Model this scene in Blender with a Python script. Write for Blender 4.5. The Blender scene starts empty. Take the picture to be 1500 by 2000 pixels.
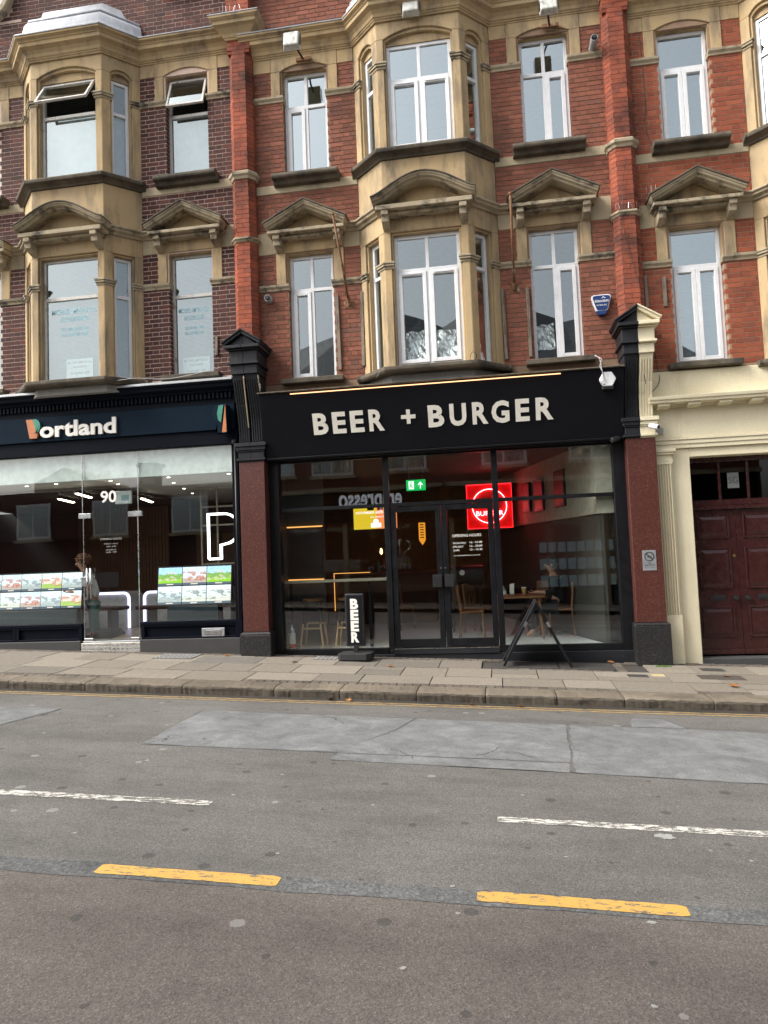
import bpy, bmesh, math, random
from mathutils import Matrix, Vector, noise as mnoise
random.seed(7)
R = math.radians
SC = bpy.context.scene
COL = SC.collection

# ------------------------------------------------------------------ camera, sky, sun, exposure
cam_d = bpy.data.cameras.new('camera'); cam = bpy.data.objects.new('camera', cam_d); COL.objects.link(cam)
cam_d.sensor_fit = 'VERTICAL'; cam_d.sensor_height = 24.0; cam_d.lens = 24.0 * 1400 / 2000
cam_d.clip_start = 0.05; cam_d.clip_end = 1500
YAW, PIT, ROL = 0.15278595, 0.06382156, -0.03929375
fw = Vector((-math.sin(YAW) * math.cos(PIT), math.cos(YAW) * math.cos(PIT), math.sin(PIT)))
rt = Vector((math.cos(YAW), math.sin(YAW), 0)); up = rt.cross(fw)
r2 = rt * math.cos(ROL) + up * math.sin(ROL); u2 = -rt * math.sin(ROL) + up * math.cos(ROL)
CAM = Vector((0, -11.0, 1.5))
m = Matrix.Identity(4)
for i in range(3):
    m[i][0] = r2[i]; m[i][1] = u2[i]; m[i][2] = -fw[i]; m[i][3] = CAM[i]
cam.matrix_world = m
SC.camera = cam

def in_frame(p):
    v = Vector(p) - CAM
    d = v.dot(fw)
    if d <= 0: return None
    x = 750 + 1400 * v.dot(r2) / d; y = 1000 - 1400 * v.dot(u2) / d
    return d if (0 < x < 1500 and 0 < y < 2000) else None

W = bpy.data.worlds.new('World'); SC.world = W; W.use_nodes = True
wn = W.node_tree.nodes; wl = W.node_tree.links
for n in list(wn): wn.remove(n)
sky = wn.new('ShaderNodeTexSky'); sky.sky_type = 'NISHITA'; sky.sun_disc = False
SUN_EL, SUN_AZ = R(44), R(246)      # azimuth clockwise from +Y: soft light from the left of the camera
sky.sun_elevation = SUN_EL; sky.sun_rotation = SUN_AZ
sky.air_density = 1.0; sky.dust_density = 6.0; sky.ozone_density = 1.0
hs = wn.new('ShaderNodeHueSaturation'); hs.inputs['Saturation'].default_value = 0.30
bg = wn.new('ShaderNodeBackground'); bg.inputs['Strength'].default_value = 0.15
ow = wn.new('ShaderNodeOutputWorld')
wl.new(sky.outputs[0], hs.inputs['Color']); wl.new(hs.outputs[0], bg.inputs['Color']); wl.new(bg.outputs[0], ow.inputs[0])
sl = bpy.data.lights.new('sun', 'SUN'); so = bpy.data.objects.new('sun', sl); COL.objects.link(so)
sl.energy = 1.5; sl.angle = R(22); sl.color = (1.0, 0.96, 0.9)
sd = Vector((math.sin(SUN_AZ) * math.cos(SUN_EL), math.cos(SUN_AZ) * math.cos(SUN_EL), math.sin(SUN_EL)))
so.rotation_euler = sd.to_track_quat('Z', 'Y').to_euler()
SC.view_settings.view_transform = 'Standard'; SC.view_settings.look = 'None'
SC.view_settings.gamma = 1.0; SC.view_settings.exposure = 1.05
try: SC.view_settings.use_curve_mapping = False
except Exception: pass
SC.render.engine = 'CYCLES'
SC.cycles.max_bounces = 8; SC.cycles.transparent_max_bounces = 16

# ------------------------------------------------------------------ materials
MATS = {}
def nd(t, ty, **kw):
    n = t.nodes.new(ty)
    for k, v in kw.items(): setattr(n, k, v)
    return n
def base(name):
    mt = bpy.data.materials.new(name); mt.use_nodes = True; t = mt.node_tree
    for n in list(t.nodes): t.nodes.remove(n)
    o = nd(t, 'ShaderNodeOutputMaterial'); MATS[name] = mt
    return mt, t, o
def c4(c): return (c[0], c[1], c[2], 1)
def noise(t, scale, detail=4, stretch=None, rough=0.6, coord=None):
    g = nd(t, 'ShaderNodeNewGeometry') if coord is None else None
    src = g.outputs['Position'] if g else coord
    if stretch:
        mp = nd(t, 'ShaderNodeMapping'); mp.inputs['Scale'].default_value = stretch
        t.links.new(src, mp.inputs['Vector']); src = mp.outputs[0]
    n = nd(t, 'ShaderNodeTexNoise'); n.inputs['Scale'].default_value = scale
    n.inputs['Detail'].default_value = detail; n.inputs['Roughness'].default_value = rough
    t.links.new(src, n.inputs['Vector'])
    return n.outputs['Fac']
def ramp(t, src, stops):
    r = nd(t, 'ShaderNodeValToRGB'); e = r.color_ramp.elements
    while len(e) > 1: e.remove(e[-1])
    e[0].position = stops[0][0]; e[0].color = c4(stops[0][1])
    for p, c in stops[1:]:
        k = e.new(p); k.color = c4(c)
    t.links.new(src, r.inputs[0])
    return r.outputs[0]
def mixc(t, fac, a, b, mode='MIX'):
    x = nd(t, 'ShaderNodeMix', data_type='RGBA', blend_type=mode)
    for s, v in ((x.inputs[0], fac), (x.inputs[6], a), (x.inputs[7], b)):
        if isinstance(v, (int, float)): s.default_value = v
        elif isinstance(v, tuple): s.default_value = c4(v)
        else: t.links.new(v, s)
    return x.outputs[2]
def math_(t, op, a, b=0.5, clamp=False):
    x = nd(t, 'ShaderNodeMath', operation=op); x.use_clamp = clamp
    for s, v in ((x.inputs[0], a), (x.inputs[1], b)):
        if isinstance(v, (int, float)): s.default_value = v
        else: t.links.new(v, s)
    return x.outputs[0]
def finish(t, o, col, rough=0.8, bump=None, bstr=0.3, bdist=0.01, metal=0.0, spec=0.5, coat=0):
    p = nd(t, 'ShaderNodeBsdfPrincipled')
    if isinstance(col, tuple): p.inputs['Base Color'].default_value = c4(col)
    else: t.links.new(col, p.inputs['Base Color'])
    if isinstance(rough, (int, float)): p.inputs['Roughness'].default_value = rough
    else: t.links.new(rough, p.inputs['Roughness'])
    p.inputs['Metallic'].default_value = metal
    p.inputs['Specular IOR Level'].default_value = spec
    if coat: p.inputs['Coat Weight'].default_value = coat
    if bump is not None:
        b = nd(t, 'ShaderNodeBump'); b.inputs['Strength'].default_value = bstr; b.inputs['Distance'].default_value = bdist
        t.links.new(bump, b.inputs['Height']); t.links.new(b.outputs[0], p.inputs['Normal'])
    t.links.new(p.outputs[0], o.inputs[0])
    return p
def surf(name, a, b, scale=3.0, rough=0.8, fine=60, bstr=0.25, grime=None, gs=1.2, gcut=(0.5, 0.68), stretch=(1, 1, 0.35), metal=0, spec=0.4, gamt=0.8):
    mt, t, o = base(name)
    n1 = noise(t, scale); col = ramp(t, n1, [(0.3, a), (0.7, b)])
    n2 = noise(t, fine, 3)
    col = mixc(t, 0.35, col, mixc(t, n2, tuple(x * 0.55 for x in a), tuple(min(1, x * 1.35) for x in b)))
    if grime:
        g = noise(t, gs, 6, stretch, 0.7)
        col = mixc(t, ramp(t, g, [(gcut[0], (0, 0, 0)), (gcut[1], (gamt,) * 3)]), col, grime)
    finish(t, o, col, rough, n2, bstr, 0.004, metal, spec)
    return mt
def plain(name, c, rough=0.5, metal=0, spec=0.5, wear=0.12, coat=0):
    mt, t, o = base(name)
    n = noise(t, 9, 5); n2 = noise(t, 120, 2)
    col = ramp(t, n, [(0.25, tuple(x * (1 - wear * 2) for x in c)), (0.75, tuple(min(1, x * (1 + wear)) for x in c))])
    rg = math_(t, 'MULTIPLY_ADD', n, 0.25); rg.node.inputs[2].default_value = max(0.02, rough - 0.12)
    finish(t, o, col, rg, n2, 0.06, 0.002, metal, spec, coat)
    return mt
def brickmat(name, stops, rough=0.85, grime=(0.03, 0.022, 0.02), gcut=(0.52, 0.72), gamt=0.7):
    mt, t, o = base(name)
    oi = nd(t, 'ShaderNodeObjectInfo'); ge = nd(t, 'ShaderNodeNewGeometry')
    rnd = math_(t, 'FRACT', math_(t, 'ADD', math_(t, 'MULTIPLY', oi.outputs['Random'], 7.31), math_(t, 'MULTIPLY', ge.outputs['Random Per Island'], 3.77)))
    col = ramp(t, rnd, stops)
    n = noise(t, 22, 4); n2 = noise(t, 150, 3)
    col = mixc(t, 0.75, col, mixc(t, n, (0.4, 0.4, 0.4), (1.25, 1.2, 1.15)), 'MULTIPLY')
    g = noise(t, 1.1, 6, None, 0.7)
    col = mixc(t, ramp(t, g, [(gcut[0], (0, 0, 0)), (gcut[1], (gamt,) * 3)]), col, grime)
    finish(t, o, col, rough, n2, 0.35, 0.004, 0, 0.25)
    return mt
def emit(name, c, s):
    mt, t, o = base(name); e = nd(t, 'ShaderNodeEmission'); e.inputs[0].default_value = c4(c); e.inputs[1].default_value = s
    t.links.new(e.outputs[0], o.inputs[0]); return mt
def glass(name, ior, tint=(1, 1, 1), wav=0.0, rcol=(1, 1, 1)):
    mt, t, o = base(name)
    f = nd(t, 'ShaderNodeFresnel'); f.inputs[0].default_value = ior
    g = nd(t, 'ShaderNodeNewGeometry')
    fac = math_(t, 'MULTIPLY', f.outputs[0], math_(t, 'SUBTRACT', 1.0, g.outputs['Backfacing']))
    tr = nd(t, 'ShaderNodeBsdfTransparent'); tr.inputs[0].default_value = c4(tint)
    gl = nd(t, 'ShaderNodeBsdfGlossy'); gl.inputs['Roughness'].default_value = 0.0; gl.inputs['Color'].default_value = c4(rcol)
    if wav:
        b = nd(t, 'ShaderNodeBump'); b.inputs['Strength'].default_value = wav; b.inputs['Distance'].default_value = 0.02
        t.links.new(noise(t, 1.6, 1), b.inputs['Height']); t.links.new(b.outputs[0], gl.inputs['Normal'])
    mx = nd(t, 'ShaderNodeMixShader'); t.links.new(fac, mx.inputs[0]); t.links.new(tr.outputs[0], mx.inputs[1]); t.links.new(gl.outputs[0], mx.inputs[2])
    t.links.new(mx.outputs[0], o.inputs[0]); return mt

STONE = surf('buff_stone', (0.32, 0.25, 0.16), (0.51, 0.365, 0.185), 1.1, 0.85, 70, 0.3, (0.14, 0.112, 0.08), 2.1, (0.48, 0.68), (1.6, 1.6, 0.4), gamt=0.85)
STONEG = surf('weathered_stone', (0.27, 0.225, 0.155), (0.43, 0.36, 0.245), 5, 0.9, 60, 0.4, (0.04, 0.037, 0.033), 3.5, (0.51, 0.64), (1, 1, 1), gamt=0.9)
SILL = surf('sooty_stone', (0.075, 0.062, 0.045), (0.15, 0.125, 0.09), 5, 0.9, 60, 0.4, (0.025, 0.024, 0.022), 3, (0.45, 0.65), (1, 1, 1))
PALE = surf('pale_stone', (0.36, 0.30, 0.19), (0.46, 0.385, 0.26), 2, 0.85, 70, 0.2, (0.12, 0.10, 0.075), 1.6, (0.5, 0.72))
LEAD = surf('lead', (0.26, 0.28, 0.31), (0.42, 0.44, 0.47), 3, 0.5, 30, 0.3, (0.55, 0.56, 0.57), 3, (0.5, 0.7), (2, 2, .4))
BR_A = brickmat('brown_brick', [(0, (0.055, 0.029, 0.028)), (0.35, (0.095, 0.040, 0.034)), (0.7, (0.070, 0.035, 0.034)), (1, (0.14, 0.050, 0.037))])
BR_B = brickmat('red_brick', [(0, (0.195, 0.080, 0.055)), (0.4, (0.25, 0.095, 0.063)), (0.8, (0.31, 0.120, 0.078)), (1, (0.18, 0.088, 0.069))], gcut=(0.52, 0.75), gamt=0.6)
BR_C = brickmat('orange_brick', [(0, (0.22, 0.064, 0.038)), (0.4, (0.29, 0.078, 0.042)), (0.8, (0.35, 0.102, 0.052)), (1, (0.19, 0.066, 0.046))], gcut=(0.55, 0.78), gamt=0.6)
BR_P = brickmat('rubbed_red_brick', [(0, (0.29, 0.085, 0.050)), (0.5, (0.39, 0.108, 0.060)), (1, (0.24, 0.080, 0.054))], gcut=(0.47, 0.68), gamt=0.8)
MO_A = surf('pale_mortar', (0.46, 0.34, 0.27), (0.60, 0.46, 0.38), 6, 0.95)
MO_B = surf('red_mortar', (0.17, 0.11, 0.072), (0.29, 0.20, 0.13), 4, 0.95)
MO_C = surf('buff_mortar', (0.24, 0.15, 0.095), (0.36, 0.25, 0.17), 6, 0.95)
MO_P = surf('rust_mortar', (0.16, 0.035, 0.022), (0.24, 0.055, 0.03), 6, 0.95)
UPVC = plain('white_plastic', (0.74, 0.75, 0.76), 0.35, wear=0.05)
OLDW = surf('flaking_white_paint', (0.48, 0.45, 0.40), (0.66, 0.65, 0.62), 9, 0.6, 80, 0.3, (0.22, 0.17, 0.12), 8, (0.55, 0.62), (1, 1, .5))
GL_UP = glass('window_glass', 5.0, (0.86, 0.90, 0.90), 0.03, (0.88, 0.98, 1.0))
GL_A = glass('brown_house_glass', 2.9, (0.80, 0.84, 0.84), 0.03, (0.88, 0.98, 1.0))
GL_U1 = glass('first_floor_glass', 3.1, (0.92, 0.95, 0.95), 0.03, (0.90, 0.99, 1.0))
GL_SH = glass('shop_glass', 2.05, (0.90, 0.93, 0.92), 0.03)
GL_FR = glass('fanlight_glass', 1.6, (0.25, 0.27, 0.27), 0.03)
BLACK = plain('black_paint', (0.0065, 0.007, 0.009), 0.38, wear=0.25, spec=0.3)
BLACKM = surf('matt_black_board', (0.0055, 0.006, 0.0085), (0.0085, 0.009, 0.012), 1.5, 0.6, 30, 0.05, spec=0.1)
BLK_W = surf('worn_black_paint', (0.012, 0.013, 0.016), (0.024, 0.026, 0.03), 5, 0.45, 40, 0.2, (0.10, 0.095, 0.085), 9, (0.64, 0.72), (2, 2, .3), gamt=0.6, spec=0.25)
NAVY = plain('navy_paint', (0.0035, 0.0125, 0.024), 0.5, wear=0.1, spec=0.06)
NAVYD = plain('dark_navy_paint', (0.0035, 0.005, 0.010), 0.5, wear=0.1, spec=0.06)
TEAL = plain('teal_panel', (0.012, 0.03, 0.04), 0.5)
CREAM = surf('cream_masonry_paint', (0.67, 0.60, 0.42), (0.75, 0.68, 0.49), 2, 0.6, 50, 0.12, (0.36, 0.30, 0.19), 1.5, (0.58, 0.8), (2, 2, .3), gamt=0.5)
MAROON = plain('maroon_gloss_paint', (0.036, 0.0085, 0.008), 0.26, wear=0.12, spec=0.5)
WHITE = plain('white_paint', (0.78, 0.76, 0.70), 0.5, wear=0.05)
IVORY = plain('ivory_letter', (0.82, 0.79, 0.70), 0.5, wear=0.06)
PLASTER = plain('grey_plaster', (0.32, 0.31, 0.29), 0.9)
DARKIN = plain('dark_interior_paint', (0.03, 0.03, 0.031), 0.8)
STEEL = plain('brushed_steel', (0.55, 0.56, 0.57), 0.28, 1.0)
GALV = surf('galvanised_steel', (0.30, 0.31, 0.32), (0.45, 0.46, 0.47), 8, 0.45, 60, .2, None, metal=0.8)
RUST = surf('rusty_metal', (0.10, 0.042, 0.02), (0.28, 0.15, 0.075), 14, 0.85, 80, 0.4, (0.55, 0.5, 0.4), 10, (0.55, 0.65), (1, 1, .4))
WOODG = surf('weathered_wood', (0.15, 0.12, 0.09), (0.27, 0.225, 0.175), 9, 0.85, 60, 0.4, (0.06, .045, .035), 6, (.5, .65), (3, 3, .3))
FIXT = surf('stained_floodlight', (0.42, 0.42, 0.38), (0.66, 0.66, 0.61), 8, 0.6, 60, .15, (0.13, 0.14, 0.12), 7, (0.5, 0.66), (1, 1, .5))
BLKPL = plain('black_plastic', (0.012, 0.012, 0.013), 0.45)
RUBBER = plain('black_rubber', (0.017, 0.017, 0.018), 0.75)
WHTPL = plain('white_moulded_plastic', (0.72, 0.73, 0.74), 0.4)
BLUEPL = plain('blue_plastic', (0.008, 0.035, 0.15), 0.35)
GREY = plain('grey_plastic', (0.35, 0.35, 0.34), 0.5)
WOOD = surf('varnished_wood', (0.16, 0.07, 0.028), (0.27, 0.13, 0.055), 5, 0.45, 50, .15, None)
PALEW = surf('pale_wood', (0.42, 0.26, 0.12), (0.55, 0.36, 0.18), 6, 0.5, 50, .12, None)
PANELW = surf('walnut_panelling', (0.10, 0.052, 0.024), (0.16, 0.085, 0.04), 5, 0.5, 50, .12, None)
COPPER = plain('orange_enamel', (0.50, 0.17, 0.055), 0.4)
GREEN = plain('green_enamel', (0.035, 0.22, 0.15), 0.4)
FOIL = plain('crinkled_foil', (0.95, 0.95, 0.91), 0.36, 1.0)
VINYL = plain('pale_blue_vinyl', (0.30, 0.56, 0.64), 0.5)
LEAFM = brickmat('dry_leaf', [(0, (0.22, 0.07, 0.02)), (1, (0.36, 0.17, 0.05))], gamt=0.2)
BLINDM = plain('grey_white_blind', (0.50, 0.52, 0.52), .8)
SKIN = plain('skin', (0.52, 0.28, 0.19), 0.5)
ROOFS = surf('slate', (0.03, 0.032, 0.038), (0.06, 0.062, 0.07), 3, 0.6, 40, .3, None)
def granite(name, a, b, c, rough):
    mt, t, o = base(name)
    v = nd(t, 'ShaderNodeTexVoronoi'); v.inputs['Scale'].default_value = 130
    g = nd(t, 'ShaderNodeNewGeometry'); t.links.new(g.outputs['Position'], v.inputs['Vector'])
    sep = nd(t, 'ShaderNodeSeparateColor'); t.links.new(v.outputs['Color'], sep.inputs[0])
    col = ramp(t, sep.outputs[0], [(0, b), (0.45, a), (0.86, a), (0.93, c)])
    col = mixc(t, 0.5, col, mixc(t, noise(t, 3, 5), (0.6, 0.6, 0.6), (1.3, 1.3, 1.3)), 'MULTIPLY')
    finish(t, o, col, rough, None, spec=0.5); return mt
GRAN = granite('red_granite', (0.078, 0.021, 0.015), (0.048, 0.015, 0.012), (0.15, 0.075, 0.058), 0.35)
GRAND = granite('black_granite', (0.016, 0.016, 0.016), (0.009, 0.009, 0.010), (0.07, 0.07, 0.065), 0.35)

def asphalt(name, a, b, speck, fine=260.0):
    mt, t, o = base(name)
    n1 = noise(t, 0.8, 6, None, 0.65); col = ramp(t, n1, [(0.3, a), (0.7, b)])
    v = nd(t, 'ShaderNodeTexVoronoi'); v.inputs['Scale'].default_value = fine * 0.6
    g = nd(t, 'ShaderNodeNewGeometry'); t.links.new(g.outputs['Position'], v.inputs['Vector'])
    sep = nd(t, 'ShaderNodeSeparateColor'); t.links.new(v.outputs['Color'], sep.inputs[0])
    st = ramp(t, sep.outputs[1], [(0, (0.60,) * 3), (0.5, (0.95,) * 3), (0.85, (1.12,) * 3), (0.97, (1.45,) * 3)])
    col = mixc(t, 0.9, col, st, 'MULTIPLY')
    tr_ = ramp(t, noise(t, 1.0, 5, (0.10, 1.6, 1), 0.6), [(0.35, (0.86,) * 3), (0.65, (1.08,) * 3)]); col = mixc(t, 1.0, col, tr_, 'MULTIPLY')
    bl_ = ramp(t, noise(t, 2.6, 6, (1, 1.8, 1), 0.75), [(0.38, (0.85,) * 3), (0.52, (1.0,) * 3), (0.70, (1.06,) * 3)]); col = mixc(t, 0.8, col, bl_, 'MULTIPLY')
    pv = nd(t, 'ShaderNodeTexVoronoi', voronoi_dimensions='2D'); pv.inputs['Scale'].default_value = 2.6; t.links.new(g.outputs['Position'], pv.inputs['Vector'])
    wob = math_(t, 'ADD', pv.outputs['Distance'], math_(t, 'MULTIPLY', noise(t, 60, 2), 0.05))
    sp2 = nd(t, 'ShaderNodeSeparateColor'); t.links.new(pv.outputs['Color'], sp2.inputs[0])
    gum = math_(t, 'MULTIPLY', math_(t, 'LESS_THAN', wob, math_(t, 'MULTIPLY', sp2.outputs[2], 0.13)), math_(t, 'GREATER_THAN', sp2.outputs[0], 0.22))
    col = mixc(t, math_(t, 'MULTIPLY', gum, 0.6), col, mixc(t, math_(t, 'GREATER_THAN', sp2.outputs[1], 0.80), (0.045, 0.043, 0.041), speck))
    finish(t, o, col, 0.9, v.outputs['Distance'], 0.35, 0.004, 0, 0.25); return mt
ROADM = asphalt('grey_asphalt', (0.108, 0.103, 0.095), (0.148, 0.141, 0.131), (0.26, 0.26, 0.25))
ROADF = asphalt('brown_asphalt', (0.100, 0.087, 0.078), (0.132, 0.116, 0.104), (0.24, 0.23, 0.22))
SEAM = asphalt('tarry_seam', (0.078, 0.080, 0.080), (0.128, 0.130, 0.127), (0.1, 0.1, 0.1), 130)
def patchmat():
    mt, t, o = base('pale_asphalt_patch')
    n1 = noise(t, 1.5, 8, None, 0.7); n1.node.inputs['Distortion'].default_value = 1.8; col = ramp(t, n1, [(0.36, (0.135, 0.139, 0.138)), (0.50, (0.165, 0.170, 0.169)), (0.64, (0.205, 0.211, 0.210))])
    n2 = noise(t, 140, 3); col = mixc(t, 0.9, col, mixc(t, ramp(t, n2, [(0.35, (0, 0, 0)), (0.65, (1, 1, 1))]), (0.62, 0.62, 0.62), (1.25, 1.25, 1.25)), 'MULTIPLY')
    w_ = ramp(t, noise(t, 4.5, 8, None, 0.8), [(0.40, (0.80, 0.79, 0.78)), (0.52, (1, 1, 1)), (0.62, (1.10, 1.105, 1.11))]); col = mixc(t, 0.9, col, w_, 'MULTIPLY')
    pits = noise(t, 35, 5, None, 0.8); col = mixc(t, ramp(t, pits, [(0.60, (0, 0, 0)), (0.68, (0.7,) * 3)]), col, (0.05, 0.05, 0.05))
    g = nd(t, 'ShaderNodeNewGeometry'); cr = nd(t, 'ShaderNodeTexVoronoi', feature='DISTANCE_TO_EDGE'); cr.inputs['Scale'].default_value = 0.55
    mv = nd(t, 'ShaderNodeVectorMath', operation='ADD')
    nz = nd(t, 'ShaderNodeTexNoise'); nz.inputs['Scale'].default_value = 5; t.links.new(g.outputs['Position'], nz.inputs['Vector'])
    sc_ = nd(t, 'ShaderNodeVectorMath', operation='SCALE'); sc_.inputs['Scale'].default_value = 0.25; t.links.new(nz.outputs['Color'], sc_.inputs[0])
    t.links.new(g.outputs['Position'], mv.inputs[0]); t.links.new(sc_.outputs[0], mv.inputs[1]); t.links.new(mv.outputs[0], cr.inputs['Vector'])
    ck = math_(t, 'MULTIPLY', math_(t, 'LESS_THAN', cr.outputs['Distance'], 0.0035), math_(t, 'GREATER_THAN', noise(t, 0.7, 3), 0.55))
    col = mixc(t, math_(t, 'MULTIPLY', ck, 0.8), col, (0.03, 0.03, 0.03))
    finish(t, o, col, 0.85, n2, 0.4, 0.004, 0, 0.3); return mt
PATCHM = patchmat()
def roadpaint(name, c, cut, under):
    mt, t, o = base(name)
    n = noise(t, 26, 5, (0.5, 1.6, 1), 0.75); n2 = noise(t, 120, 3)
    f = ramp(t, math_(t, 'ADD', math_(t, 'MULTIPLY', n, 0.75), math_(t, 'MULTIPLY', n2, 0.25)), [(cut - 0.02, (0, 0, 0)), (cut + 0.03, (1, 1, 1))])
    cc = mixc(t, 0.4, c, mixc(t, noise(t, 5, 5), (0.55, 0.55, 0.55), (1.15, 1.15, 1.15)), 'MULTIPLY')
    col = mixc(t, f, under, cc); finish(t, o, col, 0.75, n2, 0.4, 0.003, 0, 0.3); return mt
YEL = roadpaint('yellow_road_paint', (0.56, 0.335, 0.085), 0.435, (0.12, 0.11, 0.10))
YELD = roadpaint('faded_yellow_line', (0.42, 0.28, 0.10), 0.47, (0.11, 0.10, 0.085))
WHI = roadpaint('worn_white_line', (0.62, 0.60, 0.54), 0.50, (0.12, 0.114, 0.105))
PAVE = brickmat('paving_slab', [(0, (0.185, 0.168, 0.14)), (0.3, (0.23, 0.207, 0.17)), (0.7, (0.265, 0.24, 0.20)), (1, (0.165, 0.152, 0.13))], 0.9, (0.13, 0.11, 0.09), (0.55, 0.8), 0.5)
SETT = brickmat('dark_sett', [(0, (0.11, 0.095, 0.08)), (1, (0.17, 0.15, 0.125))], 0.9)
KERB = brickmat('granite_kerb', [(0, (0.165, 0.14, 0.108)), (1, (0.225, 0.192, 0.15))], 0.9, (0.075, 0.064, 0.049), (0.48, 0.66), 0.75)
KERBF = surf('dark_kerb_face', (0.055, 0.046, 0.035), (0.11, 0.092, 0.07), 7, 0.95, 50, .5, (0.03, 0.026, 0.02), 4, (.5, .62), (1, 1, 2))  # darker brown tone for the front faces of the kerb stones
BED = surf('dirty_sand_bed', (0.035, 0.031, 0.026), (0.06, 0.054, 0.046), 5, 0.95)
IRON = surf('cast_iron_cover', (0.045, 0.042, 0.04), (0.085, 0.08, 0.075), 9, 0.6, 50, .3, None, metal=0.3)
GROUNDM = surf('far_ground', (0.09, 0.085, 0.08), (0.13, 0.12, 0.11), 1, 0.95)
CHECK = surf('chequer_plate', (0.42, 0.40, 0.36), (0.62, 0.60, 0.55), 12, 0.4, 60, .3, (0.2, .18, .15), 9, (.5, .65), metal=0.5)
TILE = surf('white_floor_tile', (0.62, 0.62, 0.60), (0.72, 0.72, 0.70), 2, 0.35, 40, .05, None)
OAK = surf('oak_floor', (0.20, 0.14, 0.09), (0.32, 0.23, 0.15), 2.5, 0.4, 40, .1, None, stretch=(4, .5, 1))
OCHRE = plain('ochre_wall', (0.36, 0.20, 0.05), 0.8)
BUFFW = plain('beige_wall', (0.42, 0.39, 0.31), 0.8)
REDP = plain('red_panel', (0.75, 0.03, 0.03), 0.6)
E_DL = emit('downlight_glow', (1, 0.9, 0.75), 14); E_TB = emit('tube_glow', (1, 0.86, 0.66), 9); E_WARM = emit('warm_led', (1, 0.52, 0.26), 1.25)
E_WARM2 = emit('amber_led', (1, 0.45, 0.12), 0.85); E_P = emit('white_neon', (1, 0.98, 0.93), 3.2); E_DESK = emit('cool_led', (0.72, 0.70, 1.0), 1.3)
E_RED = emit('red_neon', (1, 0.02, 0.03), 1.5); E_PINK = emit('pink_neon', (1, 0.16, 0.18), 8.0); E_EXIT = emit('exit_green', (0.004, 0.22, 0.045), 1.5); E_EXW = emit('exit_white', (0.8, 1, 0.85), 1.0)
E_AMB = emit('amber_board', (1, 0.36, 0.03), 0.55); E_TVY = emit('menu_yellow', (0.80, 0.55, 0.03), 0.62); E_TVO = emit('menu_orange', (1, 0.30, 0.10), 0.62); E_TVW = emit('menu_white', (1, 0.85, 0.75), 0.8)
E_PEND = emit('pendant_bulb', (1, 0.55, 0.18), 5)
def screenmat(name, top, mid, low, accent, seed, s=1.0):
    mt, t, o = base(name)
    tc = nd(t, 'ShaderNodeTexCoord'); sp = nd(t, 'ShaderNodeSeparateXYZ'); t.links.new(tc.outputs['Generated'], sp.inputs[0])
    mp = nd(t, 'ShaderNodeMapping'); mp.inputs['Location'].default_value = (seed, seed * .37, seed * 1.7); t.links.new(tc.outputs['Generated'], mp.inputs[0])
    nz = noise(t, 3.2, 4, None, 0.6, mp.outputs[0]); vz = nd(t, 'ShaderNodeTexVoronoi', distance='CHEBYCHEV'); vz.inputs['Scale'].default_value = 6; t.links.new(mp.outputs[0], vz.inputs['Vector'])
    h = math_(t, 'ADD', sp.outputs[2], math_(t, 'MULTIPLY', math_(t, 'SUBTRACT', nz, 0.5), 0.55))
    col = ramp(t, h, [(0.12, low), (0.36, low), (0.40, mid), (0.60, mid), (0.66, top), (1, top)])
    cell = nd(t, 'ShaderNodeSeparateColor'); t.links.new(vz.outputs['Color'], cell.inputs[0])
    band = math_(t, 'MULTIPLY', math_(t, 'LESS_THAN', math_(t, 'ABSOLUTE', math_(t, 'SUBTRACT', sp.outputs[2], 0.5)), 0.25), math_(t, 'GREATER_THAN', cell.outputs[0], 0.6))
    col = mixc(t, math_(t, 'MULTIPLY', band, 0.7), col, accent)
    n3 = noise(t, 16, 4, None, 0.7, mp.outputs[0]); col = mixc(t, 0.55, col, mixc(t, ramp(t, n3, [(0.4, (0, 0, 0)), (0.6, (1, 1, 1))]), (0.45, 0.45, 0.45), (1.1, 1.1, 1.1)), 'MULTIPLY')
    col = mixc(t, math_(t, 'LESS_THAN', sp.outputs[2], 0.13), col, (0.10, 0.13, 0.16))
    e = nd(t, 'ShaderNodeEmission'); e.inputs[1].default_value = s; t.links.new(col, e.inputs[0]); t.links.new(e.outputs[0], o.inputs[0]); return mt
SCR = [screenmat('property_screen_%d' % i, *a) for i, a in enumerate([
    ((0.70, 0.85, 0.95), (0.75, 0.80, 0.80), (0.55, 0.45, 0.40), (0.55, 0.15, 0.10), 1.1),
    ((0.80, 0.88, 0.90), (0.65, 0.72, 0.72), (0.45, 0.50, 0.50), (0.25, 0.30, 0.33), 2.3),
    ((0.45, 0.72, 0.95), (0.25, 0.45, 0.12), (0.30, 0.62, 0.05), (0.70, 0.60, 0.45), 3.7),
    ((0.75, 0.87, 0.93), (0.82, 0.70, 0.62), (0.40, 0.55, 0.15), (0.65, 0.25, 0.15), 5.2),
    ((0.82, 0.92, 0.94), (0.72, 0.80, 0.80), (0.70, 0.70, 0.62), (0.20, 0.20, 0.18), 6.9)])]

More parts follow.
